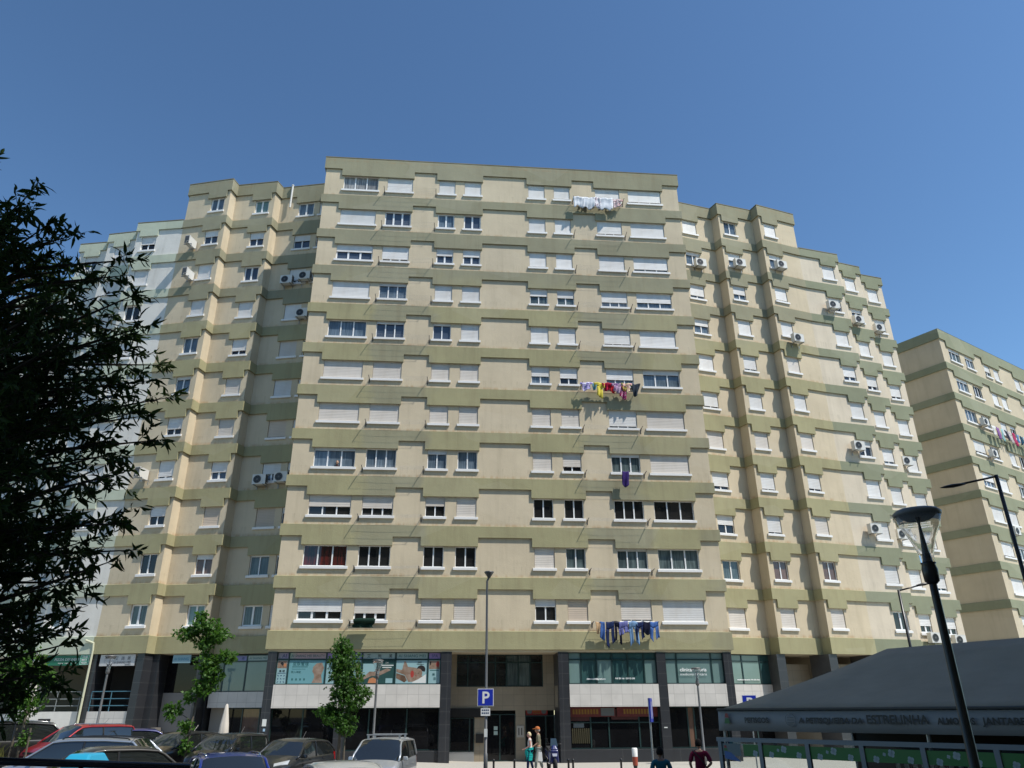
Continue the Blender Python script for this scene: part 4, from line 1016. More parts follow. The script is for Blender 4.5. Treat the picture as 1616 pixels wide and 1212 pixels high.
for i, (u, y, kd, w, h, m, lb, ct) in enumerate([
    (4.95, .5, 'shirt', .5, .5, cloth_mat('violet_stripe_cotton', (.30, .24, .55), (.65, .65, .75), 10), 'violet and white garment at the left end of the colourful line', 'garment'),
    (5.45, .45, 'rag', .4, .4, cloth_mat('teal_cotton', (.10, .27, .33)), 'teal cloth left of the yellow shirt on the colourful line', 'garment'),
    (5.75, .5, 'shirt', .36, .98, cloth_mat('yellow_cotton', (.62, .52, .08)), 'long yellow shirt on the colourful line', 'shirt'),
    (6.20, .5, 'rag', .6, .55, cloth_mat('crimson_cotton', (.35, .01, .04)), 'crimson garment right of the yellow shirt', 'garment'),
    (6.55, .4, 'sheet', .28, .65, cloth_mat('scarlet_cotton', (.45, .02, .03)), 'small scarlet garment hanging under the crimson one', 'garment'),
    (6.85, .5, 'shirt', .45, .6, cloth_mat('lilac_print_cotton', (.50, .36, .45), (.20, .08, .28), 18), 'lilac patterned shirt in the middle of the colourful line', 'shirt'),
    (7.25, .5, 'rag', .5, .5, cloth_mat('lime_print_cotton', (.42, .44, .10), (.5, .12, .1), 14), 'lime patterned garment on the colourful line', 'garment'),
    (7.20, .42, 'sheet', .42, .95, cloth_mat('magenta_print_cotton', (.40, .02, .12), (.65, .4, .5), 12), 'magenta patterned cloth hanging lowest on the colourful line', 'cloth'),
    (7.50, .5, 'shirt', .32, .62, cloth_mat('pink_print_cotton', (.62, .30, .33), (.6, .6, .3), 14), 'pink patterned top near the right end of the colourful line', 'top'),
    (7.95, .5, 'rag', .7, .75, cloth_mat('charcoal_cotton', (.03, .04, .055)), 'charcoal garment at the right end of the colourful line', 'garment')]):
    on_line(u, z, y, kd, w, h, m, lb, ct, g, 50 + i, fold=.06)
on_line(6.98, BT[8] + .45, .5, 'sheet', .42, .85, cloth_mat('purple_towel', (.035, .02, .11)), 'single dark purple towel hanging on the eighth storey line', 'towel', None, 80, fold=.03)
g = 'jeans and dark washing on the lowest right line'; z = BT[11] + .45
dn = [cloth_mat('denim_dark', (.012, .022, .07)), cloth_mat('denim_blue', (.05, .11, .30)), cloth_mat('denim_pale', (.16, .28, .46)), cloth_mat('denim_black', (.012, .014, .03))]
for i, (u, kd, w, h, m, lb, ct) in enumerate([
    (4.92, 'rag', .3, .55, cloth_mat('beige_cotton', (.42, .28, .16)), 'beige garment at the left end of the jeans line', 'garment'),
    (5.15, 'sheet', .26, .85, dn[1], 'narrow blue garment second from left on the jeans line', 'garment'),
    (5.58, 'trousers', .46, 1.18, dn[0], 'long dark navy jeans, first pair from the left', 'jeans'),
    (5.98, 'trousers', .32, 1.1, dn[3], 'black trousers beside the long navy jeans', 'trousers'),
    (6.32, 'shorts', .5, .62, cloth_mat('denim_lilac', (.12, .13, .32)), 'lilac blue shorts in the middle of the jeans line', 'shorts'),
    (6.85, 'trousers', .46, 1.15, dn[2], 'pale blue jeans hanging lowest on the jeans line', 'jeans'),
    (7.2, 'trousers', .42, .92, dn[0], 'navy trousers right of the pale blue jeans', 'trousers'),
    (7.58, 'sheet', .42, .6, dn[3], 'short black skirt on the jeans line', 'skirt'),
    (7.98, 'trousers', .48, .92, dn[1], 'mid blue jeans at the right end of the jeans line', 'jeans')]):
    on_line(u, z, .5, kd, w, h, m, lb, ct, g, 90 + i, fold=.03, yaw=.08 * (-1) ** i)
# rolled dark cloth on the lowest left line
mb = MB()
mb.tube([(0, 0, 0), (.3, .01, .02), (.7, 0, .0), (1.0, -.01, .015), (1.12, 0, .0)], [.09, .12, .13, .12, .10], 10)
mb.hexa([(0, -.02, -.04), (.95, -.02, -.02), (.95, .3, -.1), (0, .3, -.12), (0, -.02, .02), (.95, -.02, .04), (.95, .3, -.06), (0, .3, -.08)])
o = mb.build('rolled_cloth', [cloth_mat('dark_green_cloth', (.012, .03, .022))], None, loc2w(-7.95, -.62, BT[11] + .42), (0, 0, BA), smooth=False)
tag(o, 'dark green cloth folded over the lowest left clothes line', 'cloth')
mb = MB(); NX, NZ = 8, 8
for i in range(NX):
    for j in range(NZ):
        f_ = lambda a, b: (a / NX * 1.05 + .06 * math.sin(b * .8), .05 * math.sin(a * 1.5) + .015, -b / NZ * .32 - .02)
        mb.poly([f_(i, j + 1), f_(i + 1, j + 1), f_(i + 1, j), f_(i, j)])
mb.build('hanging_edge', [bpy.data.materials['dark_green_cloth']], o)
# washing on the far right building
ang = math.atan2(8.7, 13.02); fu = Vector((math.cos(ang), math.sin(ang), 0)); fnv = Vector((math.sin(ang), -math.cos(ang), 0)); F0 = Vector((36.93, 56.82, 0))
r = thing('clothes_line', 'crowded clothes line on the far right building', 'clothes line', F0 + fu * 3.9 + Vector((0, 0, fz[3] + .45)), ang)
mb = MB()
for x in (0, 6.6): mb.tube([(x, 0, 0), (x, -.6, .04)], .015, 5)
mb.build('arm', [rack_m], r); mb = MB(); mb.tube([(0, -.55, .04), (6.6, -.55, .04)], .005, 3); mb.build('line', [line_m], r)
cols = [((.65, .65, .62), 'white'), ((.25, .12, .3), 'violet'), ((.3, .5, .5), 'pale teal'), ((.03, .03, .05), 'black'), ((.5, .45, .45), 'grey pink'), ((.4, .05, .12), 'crimson'), ((.12, .25, .45), 'blue'), ((.02, .07, .12), 'dark teal'), ((.3, .5, .6), 'sky blue')]
for i, (c, nme) in enumerate(cols):
    P = F0 + fu * (4.3 + i * .7) + fnv * .55 + Vector((0, 0, fz[3] + .47))
    garment(['shirt', 'sheet', 'rag', 'trousers'][i % 4], .45, .8 + .15 * (i % 3), cloth_mat('far_cotton_%s' % nme.replace(' ', '_'), c), P, ang, '%s garment on the clothes line of the far right building' % nme, 'garment', 'washing on the far right building', 120 + i)
# ================================================================== trees
def leaf_mat(name, c, c2, rough=.45, tr=.25):
    m, t, b = new_mat(name)
    g_ = N(t, 'ShaderNodeNewGeometry')
    t.links.new(mixc(t, g_.outputs['Random Per Island'], c, c2), b.inputs['Base Color'])
    b.inputs['Roughness'].default_value = rough; b.inputs['Specular IOR Level'].default_value = .3 if rough < .7 else .12
    tl = N(t, 'ShaderNodeBsdfTranslucent'); tl.inputs[0].default_value = (c2[0] * 1.6, c2[1] * 1.8, c2[2], 1)
    mx = N(t, 'ShaderNodeMixShader'); mx.inputs[0].default_value = tr
    t.links.new(b.outputs[0], mx.inputs[1]); t.links.new(tl.outputs[0], mx.inputs[2]); t.links.new(mx.outputs[0], t.nodes['Material Output'].inputs[0])
    return m
bark = ground_mat('bark', (.07, .055, .04), (.14, .12, .09), 12)
bark_d = ground_mat('dark_bark', (.03, .025, .02), (.05, .04, .03), 12)
def leaf(mb, p, d, nrm, L, w, lobed=False):
    d = d.normalized(); s = d.cross(nrm)
    if s.length < 1e-3: s = d.orthogonal()
    s.normalize(); u = s.cross(d).normalized()
    if lobed:
        a = [p, p + d * L * .15 + s * w * .45, p + d * L * .45 + s * w * .75 - u * L * .06, p + d * L * .55 + s * w * .3, p + d * L - u * L * .12, p + d * L * .55 - s * w * .3, p + d * L * .45 - s * w * .75 - u * L * .06, p + d * L * .15 - s * w * .45]
        mb.poly([a[0], a[1], a[2], a[3], a[4]]); mb.poly([a[0], a[4], a[5], a[6], a[7]])
        n = len(mb.v)
    else:
        m1 = p + d * L * .35; m2 = p + d * L * .7 - u * L * .05; tip = p + d * L - u * L * .16
        fo = u * w * .22
        mb.poly([p, m1 + s * w * .5 + fo, m2 + s * w * .34 + fo, tip, m2, m1]); mb.poly([p, m1, m2, tip, m2 - s * w * .34 + fo, m1 - s * w * .5 + fo])
def rnd_dir(r): 
    while 1:
        v = Vector((r.uniform(-1, 1), r.uniform(-1, 1), r.uniform(-1, 1)))
        if .05 < v.length < 1: return v.normalized()
# --- the large dark tree close on the left
def big_tree():
    r = random.Random(5)
    base = Vector((-6.4, 7.2, 1.1))
    t = thing('shade_tree', 'large dark tree with narrow drooping leaves filling the left side of the photo', 'tree', base)
    tr = MB(); fo = MB()
    P = lambda x, y, z: Vector((x, y, z)) - base
    tr.tube([P(-6.4, 7.2, 1.0), P(-6.3, 7.1, 2.4), P(-6.1, 6.9, 3.6), P(-6.2, 6.8, 5.2), P(-6.0, 6.7, 7.0), P(-6.1, 6.7, 8.6)], [.2, .17, .15, .12, .08, .03], 10)
    # limbs: end points follow the reach of the crown
    ends = []
    for z, xr in ((2.7, -3.95), (2.95, -3.75), (3.2, -3.62), (3.5, -3.62), (3.9, -3.36), (4.25, -3.42), (4.6, -3.34), (4.75, -3.55), (5.05, -3.26), (5.35, -3.62), (5.7, -3.9), (5.95, -3.66), (6.2, -3.46), (6.5, -3.62), (6.8, -3.85), (7.0, -3.88), (7.15, -4.35), (7.35, -4.7), (7.75, -5.02), (7.5, -5.4), (8.45, -5.85)):
        ends.append(Vector((xr - .16, r.uniform(6.3, 6.7), z)))
    for i in range(210):
        z = r.uniform(2.7, 7.6)
        lim = -3.80 if z < 6.6 else -4.05 - (z - 6.6) * 1.05
        if z < 3.7: lim = -3.95 - (3.7 - z) * .35
        x = lim - abs(r.gauss(0, 1)) * 1.15 - .08
        if x < -8.2: x = r.uniform(-8.2, -5)
        ends.append(Vector((x, r.uniform(5.5, 8.0), z)))
    for e in ends:
        zs = max(1.9, min(8.0, e.z - r.uniform(.3, 1.3)))
        s = Vector((-6.15, 6.85, zs)); mid = (s + e) / 2 + Vector((0, 0, r.uniform(.05, .3)))
        L = (e - s).length
        tr.tube([s - base, mid - base, e - base], [.012 + L * .012, .011 + L * .006, .004], 5, cap=False)
        # side twigs along the outer part
        n = 3 + int(L * 2.6)
        for k in range(n):
            f = .35 + .65 * (k + 1) / n
            q = mid + (e - mid) * ((f - .5) * 2) if f > .5 else s + (mid - s) * (f * 2)
            dr = (e - s).normalized() + rnd_dir(r) * .9; dr.normalize()
            if k == n - 1: q, dr = e - (e - mid).normalized() * .12, (e - mid).normalized()
            tl = r.uniform(.14, .34); tip = q + dr * tl
            tr.tube([q - base, tip - base], [.005, .002], 3, cap=False)
            for j in range(r.randint(10, 16)):
                g = r.uniform(.25, 1.05); pp = q + dr * tl * g
                ld = dr * .6 + rnd_dir(r) * .9 + Vector((0, 0, -.35))
                leaf(fo, pp - base, ld, rnd_dir(r), r.choice((r.uniform(.05, .1), r.uniform(.1, .18))), r.uniform(.022, .044))
    tr.build('trunk', [bark_d], t, smooth=True)
    fo.build('crown', [leaf_mat('dark_leaf', (.012, .022, .009), (.032, .06, .016), .7, .15)], t)
big_tree()
def street_tree(name, label, base, zt, trunk_h, blobs, n, leafs, lm, seed, stakes=(), lean=0):
    r = random.Random(seed); base = Vector(base)
    t = thing(name, label, 'tree', base)
    tr = MB(); fo = MB(); H = zt - base.z
    pts = [Vector((0, 0, 0)), Vector((lean * .2, 0, H * .3)), Vector((lean * .5 + .03, 0, H * .55)), Vector((lean * .8, .02, H * .8)), Vector((lean, 0, H * .97))]
    tr.tube(pts, [.055, .048, .036, .022, .008], 8)
    for (x, z, rx_, rz_, w) in blobs:
        c = Vector((x - base.x, 0, z - base.z))
        s = Vector((lean * .6 * (c.z / H), 0, max(.4, c.z - .35))); tr.tube([s, (s + c) / 2 + Vector((0, 0, .05)), c], [.018, .013, .006], 5, cap=False)
        m = int(n * w)
        for i in range(m):
            d = rnd_dir(r); rad = r.random() ** .45
            wob = 1 + .22 * math.sin(d.x * 5 + x * 9) * math.cos(d.z * 6 + z * 4)
            p = c + Vector((d.x * rx_, d.y * rx_ * .9, d.z * rz_)) * rad * wob
            if i % 8 == 0: tr.tube([c + (p - c) * .25, p], [.006, .003], 3, cap=False)
            for j in range(4):
                q = p + rnd_dir(r) * .07
                ld = d * .5 + rnd_dir(r) * .8 + Vector((0, 0, -.25))
                leaf(fo, q, ld, d * .6 + rnd_dir(r) * .7 + Vector((0, 0, .5)), r.uniform(*leafs), r.uniform(*leafs) * .62, True)
    tr.build('trunk', [bark], t, smooth=True); fo.build('crown', [lm], t)
    for sx, sy in stakes:
        mb = MB(); mb.tube([(sx, sy, 0), (sx * .8, sy * .8, 1.5)], .035, 6); mb.build('stake', [bark], t)
    if stakes:
        mb = MB(); mb.tube([(stakes[0][0] * .82, stakes[0][1] * .82, 1.3), (stakes[-1][0] * .82, stakes[-1][1] * .82, 1.3)], .02, 5); mb.build('tie_bar', [bark], t)
    return t
lmA = leaf_mat('maple_leaf', (.024, .06, .012), (.06, .14, .022), .5, .32)
lmB = leaf_mat('young_leaf', (.026, .07, .012), (.08, .17, .028), .5, .35)
y = 35.3
street_tree('street_tree', 'compact leafy green street tree in front of the salon posters', (-7.47, 35.3, gz(-7.5) + .1), 5.9, 1.2,
   [(-7.75, 5.35, .45, .5, .7), (-7.6, 4.75, .68, .55, 1.3), (-7.45, 4.2, .82, .5, 1.6), (-7.35, 3.6, .85, .45, 1.5), (-6.7, 3.45, .45, .33, .5), (-7.3, 3.1, .85, .35, 1.2), (-8.1, 2.75, .55, .3, .6), (-7.6, 2.45, .75, .35, 1.1), (-7.3, 2.05, .45, .25, .5)], 190, (.09, .15), lmA, 4, stakes=((-.12, .1), (.22, -.05)), lean=-.3)
street_tree('street_tree', 'thin young street tree with sparse tufts of leaves beside the parked black car', (-12.35, 31, gz(-12.4)), 6.4, 1.2,
   [(-12.55, 6.2, .25, .25, .35), (-12.35, 5.85, .6, .28, .9), (-13.0, 5.6, .5, .28, .6), (-11.75, 5.5, .45, .3, .55), (-12.3, 5.25, .45, .3, .6), (-11.35, 4.7, .42, .25, .5), (-12.1, 4.55, .45, .3, .55), (-11.75, 4.1, .45, .3, .65), (-12.0, 3.6, .45, .3, .55), (-12.5, 3.3, .3, .22, .25), (-13.1, 2.75, .33, .3, .45), (-12.5, 2.2, .3, .25, .3), (-12.4, 1.55, .2, .3, .25)], 150, (.10, .17), lmB, 8, lean=.2)
street_tree('street_tree', 'bushy young street tree at the left edge below the dark tree', (-18.05, 30, gz(-18)), 5.1, 1.2,
   [(-18.6, 4.6, .6, .4, .8), (-18.2, 4.1, .75, .4, 1.2), (-19.2, 4.2, .7, .5, 1.0), (-17.6, 3.75, .35, .25, .35), (-18.9, 3.6, .8, .4, 1.2), (-18.1, 3.15, .7, .35, 1.0), (-19.6, 3.5, .6, .4, .8), (-18.3, 2.7, .5, .25, .45), (-18.0, 1.9, .22, .3, .2)], 150, (.09, .16), lmB, 12, stakes=((-.35, 0), (.3, 0)), lean=-.2)
# rough shrub behind the railing
r_ = random.Random(2); mb = MB(); 
for i in range(420):
    p = Vector((r_.uniform(-.9, .9), r_.uniform(-.4, .4), 0)); d = Vector((r_.uniform(-.5, .5), r_.uniform(-.4, .4), 1))
    leaf(mb, p + Vector((0, 0, r_.uniform(0, .25))), d, rnd_dir(r_), r_.uniform(.3, .7), .03)
o = mb.build('ornamental_grass', [leaf_mat('dry_grass_leaf', (.07, .08, .02), (.16, .15, .05), .7, .3)], None, (-15.3, 24.6, gz(-15.3))); o.location = (-18.4, 28.0, gz(-18.4) + .25)
tag(o, 'tuft of yellowish grass beside the bushy young tree at left', 'plant')
# ================================================================== lamps, signs and street furniture
glass_c = flat('clear_lamp_glass', (.75, .78, .78), .05, trans=.85); glass_c.node_tree.nodes['Principled BSDF'].inputs['IOR'].default_value = 1.1
glass_c.node_tree.nodes['Principled BSDF'].inputs['Base Color'].default_value = (.93, .94, .95, 1); glass_c.node_tree.nodes['Principled BSDF'].inputs['Transmission Weight'].default_value = .96
def lamp(label, x, y, z0, H, dia=.44, pr=.045, mat=None, group=None, hh=.62):
    mt = mat or M['steel']
    t = thing('street_lamp', label, 'street lamp', (x, y, z0), 0, group)
    zt = H - hh; R_ = dia / 2
    m = MB(); m.tube([(0, 0, 0), (0, 0, .6), (0, 0, .62), (0, 0, zt - .35), (0, 0, zt)], [pr * 1.5, pr * 1.5, pr * 1.2, pr * .95, pr * .8], 12); m.build('pole', [mt], t, smooth=True)
    m = MB(); m.lathe([(pr * 1.0, zt - .2), (pr * 1.75, zt - .17), (pr * 1.9, zt - .05), (pr * 1.6, zt), (pr * 1.9, zt + .02), (0, zt + .03)], 16); m.build('collar', [mt], t, smooth=True)
    m = MB(); m.lathe([(pr * 1.6, zt), (pr * 1.75, zt + .12 * hh / .6), (R_ * .55, zt + .30 * hh / .6), (R_ * .86, zt + .46 * hh / .6), (R_, H - .03), (R_ * .985, H - .03), (R_ * .845, zt + .455 * hh / .6), (R_ * .53, zt + .3 * hh / .6), (pr * 1.6, zt + .12 * hh / .6)], 28); m.build('glass_bowl', [glass_c], t, smooth=True)
    m = MB(); m.lathe([(0, H - .06), (R_ * .7, H - .065), (R_ * 1.02, H - .03), (R_ * 1.04, H), (R_ * .9, H + .03), (0, H + .05)], 28); m.build('cap', [flat('grey_lamp_cap', (.13, .14, .15), .4) if mt is M['black'] else mt], t, smooth=True)
    m = MB(); m.lathe([(pr * 1.1, zt + .03), (pr * .8, zt + .15), (.012, H - .12), (.03, H - .06)], 12); m.build('reflector_cone', [mt], t, smooth=True)
    return t
lamp('large black street lamp with clear glass bowl close on the right', 4.44, 8.0, 1.1, 3.53, .47, .042, M['black'], 'lamps with funnel glass heads', .56)
lamp('small street lamp with glass funnel head in front of the massage poster', -6.36, 37.0, gz(-6) + .17, 4.45, .5, .05, flat('brushed_grey_post', (.14, .14, .14), .5, .4), 'lamps with funnel glass heads', .6)
lamp('small street lamp with glass funnel head in front of the clinic lettering', 9.12, 39.5, .32, 4.3, .46, .05, flat('brushed_grey_post_b', (.14, .14, .14), .5, .4), 'lamps with funnel glass heads', .6)
lamp('small street lamp with glass funnel head in front of the white salon sign', -19.5, 38.0, gz(-19.5) + .17, 4.3, .48, .05, flat('brushed_grey_post_c', (.14, .14, .14), .5, .4), 'lamps with funnel glass heads', .6)
# tall pole with parking sign
t = thing('street_lamp', 'tall thin grey pole with a small cone lamp, rising before the tower entrance', 'street lamp', (-1.13, 33, .15))
gp = flat('grey_pole', (.12, .12, .12), .45, .5)
m = MB(); m.tube([(0, 0, 0), (0, 0, 1.0), (0, 0, 1.02), (0, 0, 7.75), (.05, 0, 7.85), (.08, 0, 7.92)], [.085, .08, .06, .045, .04, .04], 10); m.build('pole', [gp], t, smooth=True)
m = MB(); m.lathe([(0, 7.86), (.06, 7.88), (.09, 7.95), (.21, 8.12), (.21, 8.15), (.17, 8.17), (0, 8.17)], 16, (.08, 0, 0)); m.build('lamp_head', [gp], t, smooth=True)
m = MB(); m.box(-.065, .065, -.1, -.06, 1.6, 1.9); m.build('sticker', [wh], t)
blue = fl('traffic_blue', (.012, .03, .35), .35); wsign = fl('sign_white', (.7, .7, .7), .35)
def psign(label, x, y, z0, size, pole=None, post=True):
    t = thing('parking_sign', label, 'sign', (x, y, z0))
    h = size / 2
    m = MB(); m.box(-h, h, -.02, .0, -h, h); m.build('sign_plate', [wsign], t)
    m = MB(); m.box(-h * .93, h * .93, -.026, -.021, -h * .93, h * .93); m.build('blue_field', [blue], t)
    text('P', size * .95, wsign, t, (0, -.031, -size * .33), bold=.012, ext=.002)
    if post: m = MB(); m.tube([(0, .03, -z0 + gz(x)), (0, .03, h)], .03, 8); m.build('post', [M['steel']], t)
    return t
psign('square blue parking sign with white P on the tall lamp pole', -1.15, 32.9, 3.22, .66, post=False)
t = thing('small_sign', 'small white plate with two lines of dark text under the parking sign', 'sign', (-1.15, 32.92, 2.72))
m = MB(); m.box(-.19, .19, -.015, 0, -.19, .09); m.box(-.1, .1, -.012, 0, .10, .16); m.build('plate', [wsign], t)
for i in (0, 1):
    for q in range(4): m = None
m = MB()
for i in (0, 1):
    for q in range(4): m.box(-.15 + q * .078, -.095 + q * .078, -.019, -.0155, -.01 - i * .11, .05 - i * .11)
m.build('illegible_letters', [navy], t)
psign('square blue parking sign mostly hidden behind the tent roof', 10.12, 34.5, 2.98, .62)
t = thing('information_sign', 'narrow dark blue sign turned almost edge on, with white pictogram, on a thin post', 'sign', (4.42, 26, .15), R(74))
m = MB(); m.box(-.34, .34, -.02, .02, 2.2, 2.9); m.build('sign_plate', [blue], t)
m = MB(); m.poly([(-.2, -.024, 2.3), (-.12, -.024, 2.3), (-.03, -.024, 2.8), (-.09, -.024, 2.8)]); m.poly([(.2, -.024, 2.3), (.12, -.024, 2.3), (.03, -.024, 2.8), (.09, -.024, 2.8)]); m.build('pictogram', [wsign], t)
m = MB(); m.tube([(0, .05, 0), (0, .05, 2.9)], .03, 8); m.build('post', [M['steel']], t)
# arm lamps
def arm_lamp(label, x, y, z0, H, ax, L, rise, ay=0, pr=.05):
    t = thing('street_lamp', label, 'street lamp', (x, y, z0), 0, 'black lamps with slender arms')
    m = MB(); m.tube([(0, 0, 0), (0, 0, H * .5), (0, 0, H)], [pr * 1.4, pr * 1.1, pr], 10); m.build('pole', [M['black']], t, smooth=True)
    e = Vector((ax * L, ay * L, rise)); m = MB(); m.tube([(0, 0, H - .03), Vector((0, 0, H - .03)) + e * .62], pr * .6, 8); m.build('arm', [M['black']], t, smooth=True)
    s = Vector((0, 0, H - .03)) + e * .56; q = Vector((0, 0, H - .03)) + e
    m = MB(); pts = [s, s + (q - s) * .2, s + (q - s) * .5, s + (q - s) * .8, q]
    m.tube(pts, [pr * .7, pr * 1.15, pr * 1.5, pr * 1.0, pr * .15], 10)
    m.v = [(a, b, s.z + (q.z - s.z) * .5 + (c - (s.z + (q.z - s.z) * .5)) * .75) for a, b, c in m.v]; m.build('lamp_head', [M['black']], t, smooth=True)
arm_lamp('black street lamp with arm pointing right, rising behind the grey tent roof', 15.23, 30, .15, 6.85, 1, 1.35, .32)
arm_lamp('black street lamp near the right edge with arm pointing left', 9.50, 14, .15, 6.72, -1, 1.16, -.24, pr=.034)
# bollards
for i, (x, lb) in enumerate(((-.9, 'short black bollard nearest the tall lamp pole'), (2.62, 'short black bollard just right of the scooter'), (2.42, 'short black bollard touching the scooter'), (4.75, 'short black bollard alone left of the narrow blue sign'), (.02, 'short black bollard left of the walking couple'))):
    t = thing('bollard', lb, 'bollard', (x * .95, 34.9, .32), 0, 'short black bollards along the kerb')
    m = MB(); m.lathe([(.045, 0), (.045, .42), (.055, .43), (.055, .5), (.04, .53), (0, .54)], 12); m.build('post', [M['black']], t, smooth=True)
t = thing('traffic_bollard', 'flexible bollard with white upper half and brick red lower half', 'bollard', (5.42, 37.0, .32))
t.scale = (.8, .8, .8)
m = MB(); m.lathe([(.14, .18), (.15, .5), (.155, .62)], 16); m.build('red_sleeve', [fl('brick_red_plastic', (.28, .05, .025))], t, smooth=True)
m = MB(); m.lathe([(.156, .62), (.16, 1.02), (.13, 1.06), (0, 1.06)], 16); m.build('white_sleeve', [fl('white_plastic_sleeve', (.72, .72, .7))], t, smooth=True)
m = MB(); m.lathe([(.09, 0), (.12, .18)], 16); m.build('base', [M['black']], t, smooth=True)
# railing at the terrace edge
t = thing('railing', 'dark blue-black metal railing crossing the bottom left corner', 'railing', (-4.3, 6.9, 1.1))
P0, P1 = Vector((-5.2, 6.55, 2.35)), Vector((-2.75, 7.05, 2.24)); b_ = Vector((-4.3, 6.9, 1.1))
m = MB(); m.tube([P0 - b_, P1 - b_], .03, 10); m.build('handrail', [fl('blue_black_paint', (.008, .010, .022), .25)], t, smooth=True)
for k in range(4):
    q = P0 + (P1 - P0) * (k / 3) * .985; m = MB(); m.tube([q - b_ - Vector((0, 0, .03)), Vector((q.x, q.y, 1.1)) - b_], .02, 8); m.build('post', [fl('blue_black_paint', (.008, .010, .022), .25)], t)
m = MB(); m.tube([P0 - b_ - Vector((0, 0, .6)), P1 - b_ - Vector((0, 0, .6))], .018, 8); m.build('lower_rail', [fl('blue_black_paint', (.008, .010, .022), .25)], t)
# closed parasol and A board
t = thing('parasol', 'closed cream parasol with violet lower edge standing by the shaded wall', 'parasol', (-13.65, 38.3, gz(-13.6) + .17)); t.scale = (.9, .9, .93)
m = MB(); m.lathe([(0, 2.55), (.06, 2.5), (.11, 2.2), (.20, 1.6), (.24, 1.15), (.2, 1.0), (.13, .95)], 14); 
m.v = [(x * (1 + .2 * math.sin(5 * math.atan2(y, x))), y * (1 + .2 * math.sin(5 * math.atan2(y, x))), z) for x, y, z in m.v]
m.build('canopy', [fl('cream_canvas', (.52, .48, .42), .9)], t, smooth=True)
m = MB(); m.lathe([(.14, .95), (.2, .7), (.19, .45), (.1, .4)], 12); m.build('lower_fabric', [fl('violet_canvas', (.17, .13, .22), .9)], t, smooth=True)
m = MB(); m.tube([(0, 0, 0), (0, 0, 1.0)], .025, 8); m.build('pole', [M['steel']], t); m = MB(); m.lathe([(.25, 0), (.25, .08), (.05, .12)], 14); m.build('base', [M['steel']], t)
t = thing('folding_board', 'white folding pavement board leaning open beside the closed parasol', 'board', (-14.2, 38.0, gz(-14) + .17))
m = MB()
for s_ in (-1, 1): m.hexa([(s_ * .3 - .02, -.25, 0), (s_ * .3 + .02, -.25, 0), (s_ * .3 + .02, .25, 0), (s_ * .3 - .02, .25, 0), (-.02 + s_ * .02, -.25, .95), (.02 + s_ * .02, -.25, .95), (.02 + s_ * .02, .25, .95), (-.02 + s_ * .02, .25, .95)])
m.build('panel', [wh], t)
# ================================================================== restaurant tent and glass screen
E0 = Vector((4.71, 18.6, 0)); E1 = Vector((8.6, 13.6, 0)); ed = (E1 - E0).normalized(); en = Vector((-ed.y, ed.x, 0))   # en points away from the street
if en.y < 0: en = -en
tl_ = 9.2; TW_ = 6.8
ang_t = math.atan2(ed.y, ed.x)
t = thing('restaurant_tent', 'dark grey marquee roof with lettered valance covering the restaurant terrace', 'tent', (E0.x, E0.y, .15), ang_t)
canvas, ct, cb = new_mat('grey_canvas'); co_ = coords(ct)
ct.links.new(mixc(ct, ramp(ct, noise(ct, 1.2, 4, co_), .3, .7), (.205, .18, .138), (.25, .22, .17)), cb.inputs['Base Color']); cb.inputs['Roughness'].default_value = .75
bp_ = N(ct, 'ShaderNodeBump'); bp_.inputs['Strength'].default_value = .5; bp_.inputs['Distance'].default_value = .05; ct.links.new(noise(ct, 2.2, 3, co_), bp_.inputs['Height']); ct.links.new(bp_.outputs[0], cb.inputs['Normal'])
ze, zr_ = 2.68 - .15, 4.02 - .15
RA, RB = None, None
def loc_t(px_, py_):
    v = Vector((px_, py_, 0)) - Vector((E0.x, E0.y, 0)); return (v.dot(ed), v.dot(en))
ra = loc_t(9.07, 19.0); rb = loc_t(10.2, 16.5)
m = MB()
W2 = 5.6
c = [(0, 0, ze), (tl_, 0, ze), (tl_, W2, ze), (0, W2, ze)]
r0, r1 = (ra[0], ra[1], zr_), (rb[0] + 1.0, rb[1], zr_)
def sheet(a, b, c_, d_, nu=10, nv=8, sag=.10):
    a, b, c_, d_ = map(Vector, (a, b, c_, d_))
    g_ = [[None] * (nu + 1) for _ in range(nv + 1)]
    for j in range(nv + 1):
        for i in range(nu + 1):
            u, v = i / nu, j / nv
            p = (a * (1 - u) + b * u) * (1 - v) + (d_ * (1 - u) + c_ * u) * v
            p.z -= sag * math.sin(math.pi * v) * (.6 + .4 * math.sin(math.pi * u)); g_[j][i] = p
    for j in range(nv):
        for i in range(nu): m.poly([g_[j][i], g_[j][i + 1], g_[j + 1][i + 1], g_[j + 1][i]])
sheet(c[0], c[1], r1, r0); sheet(c[1], c[2], r1, r1); sheet(c[2], c[3], r0, r1); sheet(c[3], c[0], r0, r0)
o = m.build('roof_canvas', [canvas], t, smooth=True); bm = bmesh.new(); bm.from_mesh(o.data); bmesh.ops.remove_doubles(bm, verts=bm.verts, dist=.002); bmesh.ops.recalc_face_normals(bm, faces=bm.faces); bm.to_mesh(o.data); bm.free(); o.data.polygons.foreach_set('use_smooth', [True] * len(o.data.polygons)); s_ = o.modifiers.new('thick', 'SOLIDIFY'); s_.thickness = .01
m = MB(); nS = 60
def vy(x): return .02 * math.sin(x * 2.1) + .01 * math.sin(x * 4.7)
for i in range(nS):
    xa, xb = tl_ * i / nS, tl_ * (i + 1) / nS
    m.poly([(xa, -.04 + vy(xa), ze - .43), (xb, -.04 + vy(xb), ze - .43), (xb, -.01, ze), (xa, -.01, ze)])
for (p_, q_) in (((0, 0), (0, W2)), ((tl_, 0), (tl_, W2))): m.poly([(p_[0], p_[1], ze - .43), (q_[0], q_[1], ze - .43), (q_[0], q_[1], ze), (p_[0], p_[1], ze)])
